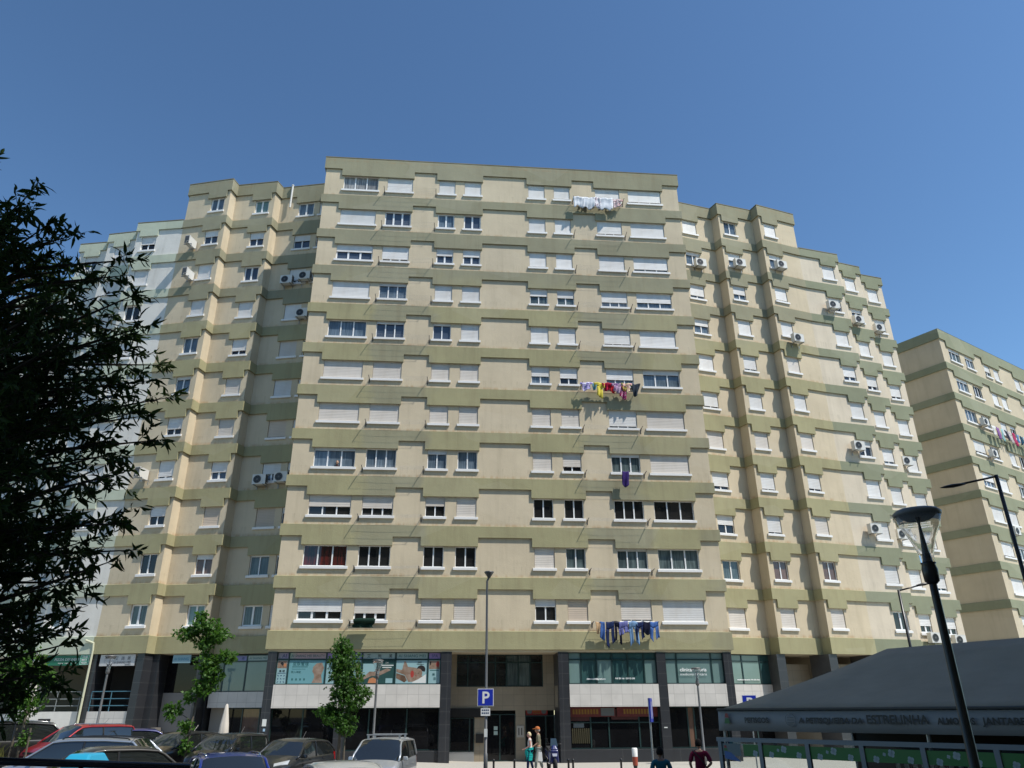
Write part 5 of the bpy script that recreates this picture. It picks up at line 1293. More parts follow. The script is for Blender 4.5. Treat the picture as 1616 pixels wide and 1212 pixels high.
o = m.build('valance', [fl('navy_grey_canvas', (.25, .255, .265), .8)], t, smooth=True); bm = bmesh.new(); bm.from_mesh(o.data); bmesh.ops.remove_doubles(bm, verts=bm.verts, dist=.002); bm.to_mesh(o.data); bm.free(); o.data.polygons.foreach_set('use_smooth', [True] * len(o.data.polygons)); s_ = o.modifiers.new('thick', 'SOLIDIFY'); s_.thickness = .006
m = MB(); m.tube([(0, -.03, ze + .005), (tl_, -.03, ze + .005)], .03, 6); m.build('eave_seam', [fl('seam_black', (.015, .017, .02))], t)
lt = fl('black_lettering', (.006, .007, .009)); ltp = fl('faint_print', (.11, .12, .13))
vz = ze - .26
def vt(s, x, size, **k): return text(s, size, lt, t, (x, -.075, vz), ext=.001, **k)
def U(px):      # along-valance position of a photo column, worked out once from the tent's own plan
    return px
VT = [('PETISCOS', 1.05, .145, .61, 0), ('A PETISQUEIRA DA', 2.78, .145, 1.41, .15), ('ESTRELINHA', 4.15, .215, 1.18, 0), ('ALMOÇOS', 5.22, .15, .65, 0), ('JANTARES', 6.04, .155, .76, 0)]
for s, x, sz, w_, sh in VT: vt(s, x, sz, width=w_, bold=.006, shear=sh)
m = MB(); m.lathe([(.115, 0), (.13, 0)], 24); m.v = [(x + 1.9, -.076, y + vz + .06) for x, y, z in m.v]; m.build('round_logo', [ltp], t)
m = MB()
for z_ in (-.03, .02, .07): m.box(1.82, 1.98, -.077, -.0755, vz + .03 + z_, vz + .045 + z_)
m.build('round_logo_lines', [ltp], t)
m = MB(); m.poly([(.22, -.08, vz + .10), (.34, -.08, vz + .10), (.31, -.08, vz + .19), (.25, -.08, vz + .19)]); m.build('red_emblem', [fl('emblem_red', (.22, .02, .02))], t)
m = MB(); m.poly([(.2, -.08, vz - .02), (.35, -.08, vz - .02), (.33, -.08, vz + .09), (.23, -.08, vz + .09)]); m.build('green_emblem', [fl('emblem_green', (.02, .12, .03))], t)
for x_, y_ in ((.05, .1), (tl_ * .5, .1), (tl_ - .05, .1), (.05, W2 - .1), (tl_ * .5, W2 - .1), (tl_ - .05, W2 - .1)):
    m = MB(); m.tube([(x_, y_, 0), (x_, y_, ze)], .04, 8); m.build('tent_post', [M['steel']], t)
m = MB(); m.poly([(0, W2 - .05, 0), (tl_, W2 - .05, 0), (tl_, W2 - .05, ze), (0, W2 - .05, ze)]); m.build('back_curtain', [M['dark']], t)
# glass screen in front
s0 = Vector((4.62, 18.45, .15)); dirs = ed
scr = thing('glass_screen', 'grey framed glass windbreak with green printed band in front of the marquee', 'fence', s0, ang_t)
zt_ = 2.12 - .15; fgm = fl('blue_grey_frame', (.13, .16, .20), .4)
m = MB(); m.box(-.05, 9.0, -.03, .03, zt_ - .085, zt_); m.build('top_rail', [fgm], scr)
m = MB(); m.box(-.05, 9.0, -.03, .03, .0, .12); m.build('bottom_rail', [fgm], scr)
posts = [0.03, 1.08, 2.2, 3.36, 4.52, 5.75, 6.95, 8.1, 8.9]
for x_ in posts: m = MB(); m.box(x_ - .045, x_ + .045, -.034, .034, .12, zt_ - .085); m.build('post', [fgm], scr)
gg, gt, gb = new_mat('windbreak_glass'); gb.inputs['Base Color'].default_value = (.7, .75, .75, 1); gb.inputs['Roughness'].default_value = .03; gb.inputs['Transmission Weight'].default_value = 1; gb.inputs['IOR'].default_value = 1.1; gb.inputs['Coat Weight'].default_value = .6; gb.inputs['Coat Roughness'].default_value = .01
grn = fl('green_film', (.010, .13, .018), .5); clv = fl('pale_clover_print', (.26, .34, .38), .4)
for a, b in zip(posts, posts[1:]):
    m = MB(); m.box(a + .046, b - .046, -.006, .006, .12, zt_ - .086); m.build('glass_pane', [gg], scr)
    m = MB(); m.box(a + .05 + (.55 if a < .1 else 0), b - .05, -.009, -.007, zt_ - .36, zt_ - .13); fb = m.build('green_film', [grn], scr)
    for cx, cz, r_ in ((a + .25, zt_ - .31, .055), (a + .56, zt_ - .2, .06), (a + .42, zt_ - .22, .028), (a + .9, zt_ - .3, .055)):
        if cx + r_ > b - .06 or (a < .1 and cx < .7): continue
        m = MB()
        for q in range(4):
            an = q * math.pi / 2 + .5; m.lathe([(0, 0), (r_ * .62, 0)], 8)
            n8 = 16; m.v[-n8:] = [(cx + math.cos(an) * r_ * .6 + x, -.011, cz + math.sin(an) * r_ * .6 + y_) for x, y_, z in m.v[-n8:]]
        m.build('clover_print', [clv], fb)
# blue printed corner poster on the first panel
m = MB(); m.box(.07, .56, -.009, -.007, zt_ - .36, zt_ - .12); pp_ = m.build('corner_print', [fl('dim_blue_grey_print', (.09, .13, .15))], scr)
m = MB(); m.poly([(.12, -.011, zt_ - .42), (.55, -.011, zt_ - .48), (.3, -.011, zt_ - .3), (.13, -.011, zt_ - .27)]); m.build('blue_shape', [fl('print_blue', (.02, .09, .30))], pp_)
m = MB(); m.poly([(.12, -.012, zt_ - .21), (.2, -.012, zt_ - .21), (.19, -.012, zt_ - .16), (.13, -.012, zt_ - .16)]); m.build('red_shape', [fl('emblem_red', (.22, .02, .02))], pp_)
m = MB(); m.poly([(.12, -.012, zt_ - .27), (.21, -.012, zt_ - .27), (.2, -.012, zt_ - .215), (.12, -.012, zt_ - .215)]); m.build('green_shape', [fl('emblem_green', (.02, .12, .03))], pp_)
# things seen through the glass: a white boarded stall counter and boxes
t = thing('stall_counter', 'pale counter with scalloped white edge seen through the glass screen', 'counter', (8.1, 17.6, .15), ang_t)
m = MB(); m.box(0, 1.6, 0, .6, 0, 1.25); m.build('counter_body', [fl('pale_grey_board', (.2, .2, .19))], t)
m = MB()
for i in range(9): m.hexa([(i * .18, -.03, 1.26), (i * .18 + .12, -.03, 1.26), (i * .18 + .12, .0, 1.26), (i * .18, .0, 1.26), (i * .18 + .02, -.03, 1.5), (i * .18 + .1, -.03, 1.5), (i * .18 + .1, 0, 1.5), (i * .18 + .02, 0, 1.5)])
m.build('scalloped_edge', [fl('white_board', (.5, .5, .48))], t)
t = thing('parked_scooter', 'dark blue scooter facing the street beside the walking couple', 'scooter', (1.68, 35.45, .32), R(8))
bl = flat('blue_scooter_paint', (.012, .018, .10), .25, 0, .5, .8)
m = MB(); m.hexa([(-.2, -.35, .35), (.2, -.35, .35), (.22, -.2, .35), (-.22, -.2, .35), (-.14, -.42, .85), (.14, -.42, .85), (.2, -.1, .95), (-.2, -.1, .95)]); m.hexa([(-.14, -.42, .852), (.14, -.42, .852), (.2, -.1, .952), (-.2, -.1, .952), (-.07, -.3, 1.05), (.07, -.3, 1.05), (.1, -.12, 1.08), (-.1, -.12, 1.08)]); o = m.build('front_fairing', [bl], t, smooth=False); b3 = o.modifiers.new('b', 'BEVEL'); b3.width = .05; b3.segments = 3
m = MB(); m.hexa([(-.17, .35, .45), (.17, .35, .45), (.15, 1.25, .6), (-.15, 1.25, .6), (-.14, .35, .78), (.14, .35, .78), (.12, 1.3, .88), (-.12, 1.3, .88)]); m.box(-.16, .16, -.1, .5, .3, .4); o = m.build('rear_body', [bl], t); b3 = o.modifiers.new('b', 'BEVEL'); b3.width = .05; b3.segments = 3
m = MB(); m.hexa([(-.15, .3, .785), (.15, .3, .785), (.13, 1.15, .885), (-.13, 1.15, .885), (-.12, .32, .87), (.12, .32, .87), (.1, 1.1, .97), (-.1, 1.1, .97)]); m.build('seat', [M['rubber']], t)
for y_ in (-.45, 1.05):
    m = MB(); m.lathe([(.13, -.06), (.24, -.055), (.27, 0), (.24, .055), (.13, .06)], 20); m.v = [(z, x + y_, y + .27) for x, y, z in m.v]; m.build('wheel', [M['rubber']], t, smooth=True)
m = MB(); m.tube([(-.35, -.12, 1.08), (0, -.2, 1.1), (.35, -.12, 1.08)], .018, 8); m.build('handlebar', [M['black']], t)
m = MB(); m.tube([(0, -.45, .3), (0, -.2, 1.05)], .03, 8); m.build('fork', [M['black']], t)
for s_ in (-1, 1):
    m = MB(); m.tube([(s_ * .22, -.18, 1.1), (s_ * .30, -.22, 1.27)], .01, 6); m.lathe([(0, -.01), (.06, -.01), (.06, .015), (0, .02)], 12, (s_ * .31, -.23, 1.28)); m.build('mirror', [M['black']], t)
m = MB(); m.hexa([(-.16, -.3, 1.0), (.16, -.3, 1.0), (.16, -.28, 1.0), (-.16, -.28, 1.0), (-.12, -.18, 1.3), (.12, -.18, 1.3), (.12, -.16, 1.3), (-.12, -.16, 1.3)]); m.build('windscreen', [fl('smoked_screen', (.03, .05, .07), .1)], t)
m = MB(); m.poly([(-.09, -.425, .62), (.09, -.425, .62), (.11, -.40, .74), (-.11, -.40, .74)]); m.build('headlight', [fl('headlight_lens', (.4, .42, .5), .1)], t)
# bins at the lower left
def bin_(label, x, y, c, w=1.2, h=1.15, extra=None):
    t = thing('recycling_bin', label, 'bin', (x, y, gz(x)))
    m = MB(); m.hexa([(-w / 2 * .9, -.45, .12), (w / 2 * .9, -.45, .12), (w / 2 * .9, .45, .12), (-w / 2 * .9, .45, .12), (-w / 2, -.5, h), (w / 2, -.5, h), (w / 2, .5, h), (-w / 2, .5, h)]); o = m.build('bin_body', [c], t); b = o.modifiers.new('b', 'BEVEL'); b.width = .05; b.segments = 2
    m = MB(); m.hexa([(-w / 2 - .03, -.53, h + .005), (w / 2 + .03, -.53, h + .005), (w / 2 + .03, .53, h + .005), (-w / 2 - .03, .53, h + .005), (-w / 2 * .8, -.3, h + .22), (w / 2 * .8, -.3, h + .22), (w / 2 * .8, .35, h + .22), (-w / 2 * .8, .35, h + .22)]); o = m.build('lid', [c], t); b = o.modifiers.new('b', 'BEVEL'); b.width = .04; b.segments = 2
    for sx in (-.4, .4):
        m = MB(); m.lathe([(.0, -.03), (.09, -.03), (.09, .03), (0, .03)], 12); m.v = [(z + sx * w, x, y + .09) for x, y, z in m.v]; m.build('wheel', [M['rubber']], t)
    return t
cyan_p = flat('cyan_plastic', (.02, .28, .45), .35)
bin_('cyan blue waste container with lid in front of the silver wagon and dusty dark car', -9.43, 18.2, cyan_p, .56, 1.24)
t = bin_('grey brown bin with yellow and green stickers below the railing', -10.2, 16.0, flat('grey_brown_plastic', (.13, .11, .09), .5), 1.1, .86)
m = MB(); m.box(.1, .24, -.505, -.495, .55, .75); m.build('yellow_sticker', [fl('sticker_yellow', (.55, .33, .02))], t)
m = MB(); m.box(-.12, .05, -.505, -.495, .5, .68); m.build('green_sticker', [fl('sticker_green', (.02, .12, .08))], t)
t = bin_('small black bin with white arrow mark below the railing', -8.95, 16.1, flat('black_plastic', (.012, .015, .03), .4), .5, .9)
m = MB(); m.poly([(-.15, -.51, .6), (.1, -.51, .66), (.17, -.51, .72), (-.1, -.51, .68)]); m.build('white_mark', [wsign], t)
# ================================================================== cars
car_glass = flat('car_glass', (.012, .014, .014), .03, 0, .9, .6)
chrome = flat('chrome_trim', (.55, .55, .55), .15, 1)
lamp_m = flat('headlamp_lens', (.45, .47, .48), .08, 0, .8, .5); tail_m = flat('tail_lamp_red', (.25, .01, .01), .15)
plate_m = flat('number_plate', (.6, .6, .58), .4)
def lerp(tab, x):
    for (a, b), (c, d) in zip(tab, tab[1:]):
        if x <= c: return b + (d - b) * (x - a) / (c - a) if c > a else d
    return tab[-1][1]
def car(kind, label, x, y, heading, paint, L=4.05, Wd=1.70, H=1.47, rails=False, group=None, bars=False, z=None):
    """heading: direction of the nose. profile in the car's own x (0 nose .. L tail)"""
    t = thing('parked_car', label, 'car', (x, y, gz(x) if z is None else z), heading, 'cars parked in rows in front of the building')
    if kind == 'wagon': roof = [(0, .0), (.24, .0), (.42, .93), (.50, 1.0), (.72, .99), (.88, .9), (.985, .12), (1, 0)]; hood = [(0, .56), (.04, .68), (.24, .92), (1, 1.0)]
    elif kind == 'mpv': roof = [(0, 0), (.17, .0), (.37, .93), (.45, 1.0), (.8, 1.0), (.92, .94), (.985, .1), (1, 0)]; hood = [(0, .60), (.04, .78), (.17, .98), (1, 1.05)]
    else: roof = [(0, 0), (.25, .0), (.44, .93), (.53, 1.0), (.74, .98), (.86, .88), (.975, .12), (1, 0)]; hood = [(0, .55), (.04, .68), (.25, .93), (1, 1.0)]
    xs = [0, .02, .05, .1, .17, .24, .28, .33, .38, .42, .47, .53, .6, .66, .72, .78, .84, .88, .92, .96, .985, 1.0]
    def halfw(f): return Wd / 2 * (1 - .22 * max(0, (.12 - f) / .12) ** 2 - .12 * max(0, (f - .9) / .1) ** 2)
    rings = []
    for f in xs:
        hb = lerp(hood, f) * (H - .5) / .97 * .93 if False else lerp(hood, f) * .93 * (H / 1.47) ** .4
        if f > .985: hb *= .93
        rf = lerp(roof, f); top = hb + (H - hb) * rf; w = halfw(f)
        wr = w * (1 - .20 * min(1, rf * 1.2))
        zlow = .22 + .08 * max(0, (.08 - f) / .08) + .08 * max(0, (f - .92) / .08)
        pts = [(0, zlow), (w * .86, zlow), (w * .985, zlow + .14), (w, (zlow + hb) / 2 + .03), (w * .975, hb - .05), (w * .94, hb)]
        if rf > .02: pts += [(w * .94 + (wr - w * .94) * .5 + .01, hb + (top - hb) * .5), (wr + .0, top - .07 * min(1, rf)), (wr * .86, top - .012), (wr * .45, top + .012), (0, top + .02)]
        else: pts += [(w * .82, hb + .02), (w * .7, hb + .035), (w * .55, hb + .045), (w * .3, hb + .055), (0, hb + .06)]
        rings.append((f * L - L / 2, pts))
    body = MB(); gl = MB(); gb_ = MB(); sg = [MB(), MB()]; n = len(rings[0][1])
    def V(i, k, s): X, p = rings[i]; return (X, p[k][0] * s, p[k][1])
    for i in range(len(rings) - 1):
        f0, f1 = xs[i], xs[i + 1]; rf0, rf1 = lerp(roof, f0), lerp(roof, f1)
        for s in (1, -1):
            for k in range(n - 1):
                q = [V(i, k, s), V(i + 1, k, s), V(i + 1, k + 1, s), V(i, k + 1, s)]
                if s == -1: q = q[::-1]
                side = k in (5, 6); pillar = abs((f0 + f1) / 2 - .63) < .001
                cab = min(rf0, rf1) > .02 or max(rf0, rf1) > .3
                front = cab and rf1 - rf0 > .15 and f1 < .5; back = cab and rf0 - rf1 > .15 and f0 > .85
                if side and max(rf0, rf1) > .25 and (not pillar or k in (5, 6)): sg[0 if s > 0 else 1].poly(q)
                elif (front or back) and k >= 7: (gl if front else gb_).poly(q)
                else: body.poly(q)
    for i in (0, len(rings) - 1):
        for s in (1, -1):
            q = [V(i, k, s) for k in range(n)]
            body.poly(q if (s == 1) == (i == 0) else q[::-1])
    def fin(mb_, nme, mt, par, sub=False):
        o = mb_.build(nme, [mt], par); bm = bmesh.new(); bm.from_mesh(o.data); bmesh.ops.remove_doubles(bm, verts=bm.verts, dist=.001); bmesh.ops.recalc_face_normals(bm, faces=bm.faces); bm.to_mesh(o.data); bm.free()
        o.data.polygons.foreach_set('use_smooth', [True] * len(o.data.polygons)); return o
    fin(body, 'body', paint, t); fin(gl, 'windscreen', car_glass, t); fin(gb_, 'rear_window', car_glass, t)
    for m_ in sg: fin(m_, 'side_window', car_glass, t)
    # pillars drawn as trims along the window edges
    for s in (1, -1):
        wv = lambda f, k: Vector(V(xs.index(f), k, s))
        a = [wv(f, 7) + Vector((0, s * .008, .0)) for f in xs if .2 < f < .99 and lerp(roof, f) > .02]
        first = Vector(V(xs.index(.24) if kind != 'mpv' else xs.index(.17), 5, s))
        last = Vector(V(len(xs) - 2, 5, s))
        mb_ = MB(); mb_.tube([first] + a + [last], .034, 6); mb_.build('roof_frame', [paint], t, smooth=True)
        for f in (.60,):
            i = xs.index(f); mb_ = MB(); mb_.tube([Vector(V(i, k, s)) + Vector((.0, s * .006, 0)) for k in (5, 6, 7)], .028, 5); mb_.build('pillar_trim', [M['black']], t)
        i = xs.index(.33) if kind != 'mpv' else xs.index(.28)
        p = Vector(V(i, 5, s)); mb_ = MB(); c = p + Vector((0, s * .13, .06)); mb_.hexa([(c.x - .06, c.y - .09, c.z - .06), (c.x + .05, c.y - .09, c.z - .06), (c.x + .05, c.y + .09, c.z - .06), (c.x - .06, c.y + .09, c.z - .06), (c.x - .04, c.y - .08, c.z + .07), (c.x + .05, c.y - .08, c.z + .07), (c.x + .05, c.y + .08, c.z + .07), (c.x - .04, c.y + .08, c.z + .07)]); o = mb_.build('mirror', [paint], t); b = o.modifiers.new('b', 'BEVEL'); b.width = .03; b.segments = 2
        mb_ = MB(); w = Wd / 2; xh = -L / 2 + .16
        mb_.hexa([(xh - .02, s * w * .5, .60), (xh + .22, s * w * .90, .62), (xh + .26, s * w * .88, .60), (xh + .05, s * w * .48, .58), (xh + .04, s * w * .48, .76), (xh + .42, s * w * .91, .85), (xh + .46, s * w * .87, .84), (xh + .1, s * w * .46, .75)]); o = mb_.build('headlight', [lamp_m], t)
        mb_ = MB(); xt = L / 2; mb_.hexa([(xt - .14, s * w * .66, .72), (xt - .0, s * w * .66, .72), (xt - .1, s * w * .95, .72), (xt - .25, s * w * .96, .72), (xt - .14, s * w * .66, .98), (xt - .02, s * w * .66, .98), (xt - .12, s * w * .93, .98), (xt - .27, s * w * .94, .98)]); mb_.build('tail_light', [tail_m], t)
        for f in (.18, .81):
            xw = f * L - L / 2
            mb_ = MB(); mb_.lathe([(.17, -.1), (.27, -.1), (.31, -.05), (.31, .06), (.27, .1), (.17, .1)], 20); mb_.v = [(xw + x, s * (w - .12) + z, y + .31) for x, y, z in mb_.v]; wo = mb_.build('wheel', [M['rubber']], t, smooth=True)
            mb_ = MB(); mb_.lathe([(0, .09), (.05, .1), (.19, .085), (.2, .1)], 20)
            mb_.v = [(xw + x, s * (w - .12 + z), y + .31) for x, y, z in mb_.v]; mb_.build('rim', [M['grey_alu']], wo)
        mb_ = MB(); 
        for f in (.46, .70): xw = f * L - L / 2; mb_.box(xw, xw + .16, s * w * .995 - .012, s * w * .995 + .012, .80, .825)
        mb_.build('door_handle', [paint], t)
        if rails:
            a = [wv(f, 8) + Vector((0, 0, .035)) for f in xs if .45 < f < .87]; mb_ = MB(); mb_.tube([a[0] - Vector((.05, 0, .04))] + a + [a[-1] + Vector((.06, 0, -.05))], .018, 6); mb_.build('roof_rail', [chrome if rails == 'chrome' else M['black']], t, smooth=True)
    if bars:
        for xb in (-.15, .75): 
            mb_ = MB(); mb_.tube([(xb, -.62, H + .10), (xb, .62, H + .10)], .022, 6); mb_.box(xb - .03, xb + .03, -.58, -.52, H - .05, H + .09); mb_.box(xb - .03, xb + .03, .52, .58, H - .05, H + .09); mb_.build('roof_bar', [M['steel']], t)
    mb_ = MB(); mb_.box(-L / 2 - .012, -L / 2 + .01, -.26, .26, .42, .53); mb_.build('number_plate', [plate_m], t); mb_ = MB(); mb_.box(L / 2 - .01, L / 2 + .012, -.26, .26, .62, .73); mb_.build('number_plate', [plate_m], t)
    mb_ = MB(); mb_.box(-L / 2 - .006, -L / 2 + .03, -.42, .42, .60, .68); mb_.box(-L / 2 - .006, -L / 2 + .03, -.5, .5, .28, .38); mb_.build('grille', [M['black']], t)
    mb_ = MB(); mb_.tube([(.75, 0, H), (.95, 0, H + .22)], .006, 4); mb_.build('aerial', [M['black']], t)
    for s in (-.3, .3):
        pass
    return t
def paint(name, c, met=.3, rough=.3): return flat(name, c, rough, met, .5, .8)
black_p = paint('black_car_paint', (.012, .012, .013)); char_p = paint('charcoal_car_paint', (.02, .022, .025))
HD = lambda dx, dy: math.atan2(-dy, -dx)       # the nose is at local -x
car('mpv', 'silver compact car with roof bars facing the street, before the dark shop window', -4.5, 28.6, HD(-.08, -1), paint('silver_car_paint', (.42, .44, .46), .6), L=3.75, Wd=1.70, H=1.62, bars=True)
car('hatch', 'black hatchback with long headlights, beside the compact leafy tree', -8.0, 29.6, HD(-.25, -1), char_p, L=4.0, H=1.46)
car('mpv', 'black small car with white headlights, second from the leafy tree', -10.9, 31.4, HD(-.22, -1), black_p, L=3.65, Wd=1.6, H=1.5)
car('hatch', 'black car behind the thin tree, with pale reflecting windscreen', -13.5, 33.0, HD(-.4, -1), black_p, L=4.3, H=1.46)
car('hatch', 'dark blue hatchback behind the silver blue wagon, mostly hidden', -16.4, 34.0, HD(-.9, -.5), paint('dark_blue_car_paint', (.01, .015, .10)), L=3.9, H=1.46)
car('mpv', 'red car with pale roof lines behind the silver blue wagon', -17.2, 32.6, HD(-.55, -.85), paint('red_car_paint', (.30, .012, .015)), L=3.9, H=1.6, rails='chrome')
car('wagon', 'silver blue estate car seen from its side and rear in the left foreground', -12.55, 23.6, HD(-1, -.12), paint('silver_blue_car_paint', (.34, .38, .44), .6), L=4.6, Wd=1.78, H=1.53, rails='black')
car('wagon', 'black estate car at the far left behind the bushy young tree', -20.5, 32.5, HD(-.95, -.6), black_p, L=4.7, Wd=1.85, H=1.62, rails='chrome')
car('hatch', 'dark dusty hatchback nearest the railing, left of the cyan container', -10.5, 20.6, HD(-.8, -.7), paint('dusty_dark_paint', (.035, .033, .03), .3, .45), L=3.9, H=1.46)
car('wagon', 'bright blue car with silver roof rails at the bottom edge', -6.45, 18.9, HD(.5, -1), paint('blue_car_paint', (.012, .03, .22)), L=4.3, H=1.5, rails='chrome')
car('hatch', 'white grey car roof at the bottom edge, right of the blue car', -3.55, 17.7, HD(.4, -1), paint('white_grey_car_paint', (.42, .43, .42)), L=4.1, H=1.48)
# ================================================================== people
skin_m = flat('skin', (.38, .22, .15), .6); 
def skel(chains, mats=None):
    """chains: lists of (point, radius); shared first points join to the tree. returns an evaluated skin mesh"""
    vs, es, rs = [], [], []
    def idx(p):
        for i, q in enumerate(vs):
            if (q - p).length < 1e-4: return i
        vs.append(p); rs.append(None); return len(vs) - 1
    for ch in chains:
        prev = None
        for p, r in ch:
            i = idx(Vector(p))
            if rs[i] is None: rs[i] = r
            if prev is not None: es.append((prev, i))
            prev = i
    me = bpy.data.meshes.new('body'); me.from_pydata([tuple(v) for v in vs], es, []); o = bpy.data.objects.new('body', me); COL.objects.link(o)
    m = o.modifiers.new('skin', 'SKIN'); m.use_smooth_shade = True
    for i, r in enumerate(rs):
        rr = r if hasattr(r, '__len__') else (r, r)
        me.skin_vertices[0].data[i].radius = rr; me.skin_vertices[0].data[i].use_root = (i == 0)
    s = o.modifiers.new('sub', 'SUBSURF'); s.levels = s.render_levels = 2
    res = bpy.data.meshes.new_from_object(o.evaluated_get(bpy.context.evaluated_depsgraph_get()))
    COL.objects.unlink(o); bpy.data.objects.remove(o); return res
def head_mesh(c, R_=.1, face=(0, -1)):
    """head with nose, brow, mouth line, ears; face looks along -y before rotation"""
    bm = bmesh.new(); bmesh.ops.create_uvsphere(bm, u_segments=20, v_segments=16, radius=1)
    for v in bm.verts:
        x, y, z = v.co
        w = .76 if z > 0 else .76 - .22 * (-z) ** 1.5
        y2 = y * (.95 if z > -.2 else .88); 
        if y < 0 and z < 0: y2 = y * (.95 - .05 * -z)
        if y < -.85 and abs(x) < .3 and -.35 < z < .2: y2 -= .16 * (1 - abs(z + .12) / .35)
        if y < -.7 and .05 < z < .3 and abs(x) > .15: y2 += .06
        if abs(x) > .93 and abs(z) < .3: w += .1
        v.co = (x * w, y2, z * 1.18)
    me = bpy.data.meshes.new('head'); bmesh.ops.scale(bm, vec=(R_, R_, R_), verts=bm.verts)
    a = math.atan2(face[1], face[0]) + math.pi / 2
    bmesh.ops.rotate(bm, verts=bm.verts, matrix=Matrix.Rotation(a, 3, 'Z')); bmesh.ops.translate(bm, vec=c, verts=bm.verts)
    for f in bm.faces: f.smooth = True
    bm.to_mesh(me); bm.free(); return me, a
def hand(chains, w, d, s, up_):
    """five short finger chains from the wrist w along d; s = thumb side"""
    d = Vector(d).normalized(); s = Vector(s).normalized(); n = d.cross(s)
    palm = Vector(w) + d * .085
    chains.append([(w, .026), (palm, (.034, .018))])
    for k, (o_, L_) in enumerate(((.03, .07), (.01, .08), (-.01, .075), (-.028, .06))):
        b = palm + s * o_ * .9; chains.append([(palm, .03), (b + d * .02, .009), (b + d * (.02 + L_ * .5) + n * .008, .008), (b + d * (.02 + L_ * .9) + n * .028, .007)])
    chains.append([(w, .026), (Vector(w) + d * .03 + s * .035, .011), (Vector(w) + d * .07 + s * .05 + n * .01, .009)])
def person(label, x, y, z, rz, H, mats, legs=((.09, -.05), (-.09, .06)), arms=None, hair='short', cap=None, group=None, female=False, base_only=False, lean=0, name='person'):
    """figure in metres for H=1.7, faces local -y"""
    t = thing(name, label, 'person', (x, y, z), rz); k = H / 1.7; t.scale = (k, k, k)
    sh = .165 if female else .19; hip = .1
    lf, rf_ = legs
    pel = (0, 0, .93); ch = []
    sp = [(pel, (.135, .10)), ((0, .0 + lean * .3, 1.08), (.125, .095)), ((0, lean * .7, 1.25), (.15, .10)), ((0, lean, 1.38), (.11, .08)), ((0, lean - .01, 1.45), .052), ((0, lean - .03, 1.52), .05)]
    ch.append(sp); FE = []
    for s, (fx, fy) in ((1, lf), (-1, rf_)):
        ch.append([(pel, .12), ((s * hip, 0, .86), .088), ((s * .1, fy * .5 - .03, .48), .058), ((s * .1, fy, .10), .04), ((s * .1, fy - .02, .05), .038), ((s * .11, fy - .15, .035), .032)])
    arms = arms or [((.24, .02, 1.12), (.26, -.04, .88)), ((-.24, .02, 1.12), (-.26, -.04, .88))]
    top = (0, lean, 1.38)
    for s, (el, wr) in ((1, arms[0]), (-1, arms[1])):
        ch.append([(top, .1), ((s * sh, lean, 1.37), .055), (el, .042), (wr, .028)])
        d = Vector(wr) - Vector(el); hand(ch, wr, d, (-s * .2, -1, 0), 1)
    me = skel(ch); me.materials.clear(); me.materials.append(mats['skin'])
    hm, a = head_mesh((0, lean - .04, 1.59), .102)
    bm = bmesh.new(); bm.from_mesh(me); bm.from_mesh(hm); bm.to_mesh(me); bm.free(); bpy.data.meshes.remove(hm); me.name = 'body'
    for p in me.polygons: p.use_smooth = True
    link('body', me, t)
    # clothes as fuller skins over the same skeleton
    sc = [[((0, 0, .86), (.15, .115)), (pel, (.158, .122)), ((0, lean * .3, 1.08), (.148, .118)), ((0, lean * .7, 1.25), (.168, .118)), ((0, lean, 1.37), (.125, .095)), ((0, lean, 1.455), (.078, .072))]]
    slv = mats.get('sleeve', .6)
    for s, (el, wr) in ((1, arms[0]), (-1, arms[1])):
        E_ = Vector((s * sh, lean, 1.37)); e2 = E_ + (Vector(el) - E_) * slv
        sc.append([((0, lean, 1.37), .11), (E_, .07), (e2, .062 if slv < 1.01 else .05)])
    if not female or 1:
        m1 = skel(sc); m1.materials.clear(); m1.materials.append(mats['top']); m1.name = 'top'; link('top', m1, t)
    tc = []
    for s, (fx, fy) in ((1, lf), (-1, rf_)): tc.append([((0, 0, .95), (.15, .12)), ((s * hip, 0, .86), .105), ((s * .1, fy * .5 - .03, .48), .078), ((s * .1, fy, .12), .062)])
    m2 = skel(tc); m2.materials.clear(); m2.materials.append(mats['trousers']); m2.name = 'trousers'; link('trousers', m2, t)
    for s, (fx, fy) in ((1, lf), (-1, rf_)):
        mb_ = MB(); mb_.hexa([(s * .1 - .045, fy - .2, .0), (s * .1 + .045, fy - .2, 0), (s * .1 + .045, fy + .07, 0), (s * .1 - .045, fy + .07, 0), (s * .1 - .04, fy - .16, .06), (s * .1 + .04, fy - .16, .06), (s * .1 + .04, fy + .06, .1), (s * .1 - .04, fy + .06, .1)]); o = mb_.build('shoe', [mats.get('shoe', M['black'])], t); b = o.modifiers.new('b', 'BEVEL'); b.width = .02; b.segments = 2
    # hair
    bm = bmesh.new(); bmesh.ops.create_uvsphere(bm, u_segments=20, v_segments=14, radius=1)
    rr = random.Random(label)
    for v in bm.verts:
        x_, y_, z_ = v.co; f = 1.09 + rr.uniform(-.02, .03)
        if y_ < -.25 and z_ < .45: f = .75
        if z_ < (-.62 if y_ > .1 else -.25): f = .7
        v.co = Vector((x_ * .80, y_ * 1.0 + .05, z_ * 1.17)) * f
    bmesh.ops.scale(bm, vec=(.104,) * 3, verts=bm.verts); bmesh.ops.translate(bm, vec=(0, lean - .04, 1.595), verts=bm.verts)
    for f in bm.faces: f.smooth = True
    hm = bpy.data.meshes.new('hair'); bm.to_mesh(hm); bm.free(); hm.materials.append(mats['hair']); link('hair', hm, t)
    for s in (1, -1):
        mb_ = MB(); mb_.lathe([(0, 0), (.009, .001), (0, .004)], 8); mb_.v = [(s * .033 + x_, lean - .045 - .088 - z_, 1.60 + y_) for x_, y_, z_ in mb_.v]; mb_.build('eye', [M['black']], t)
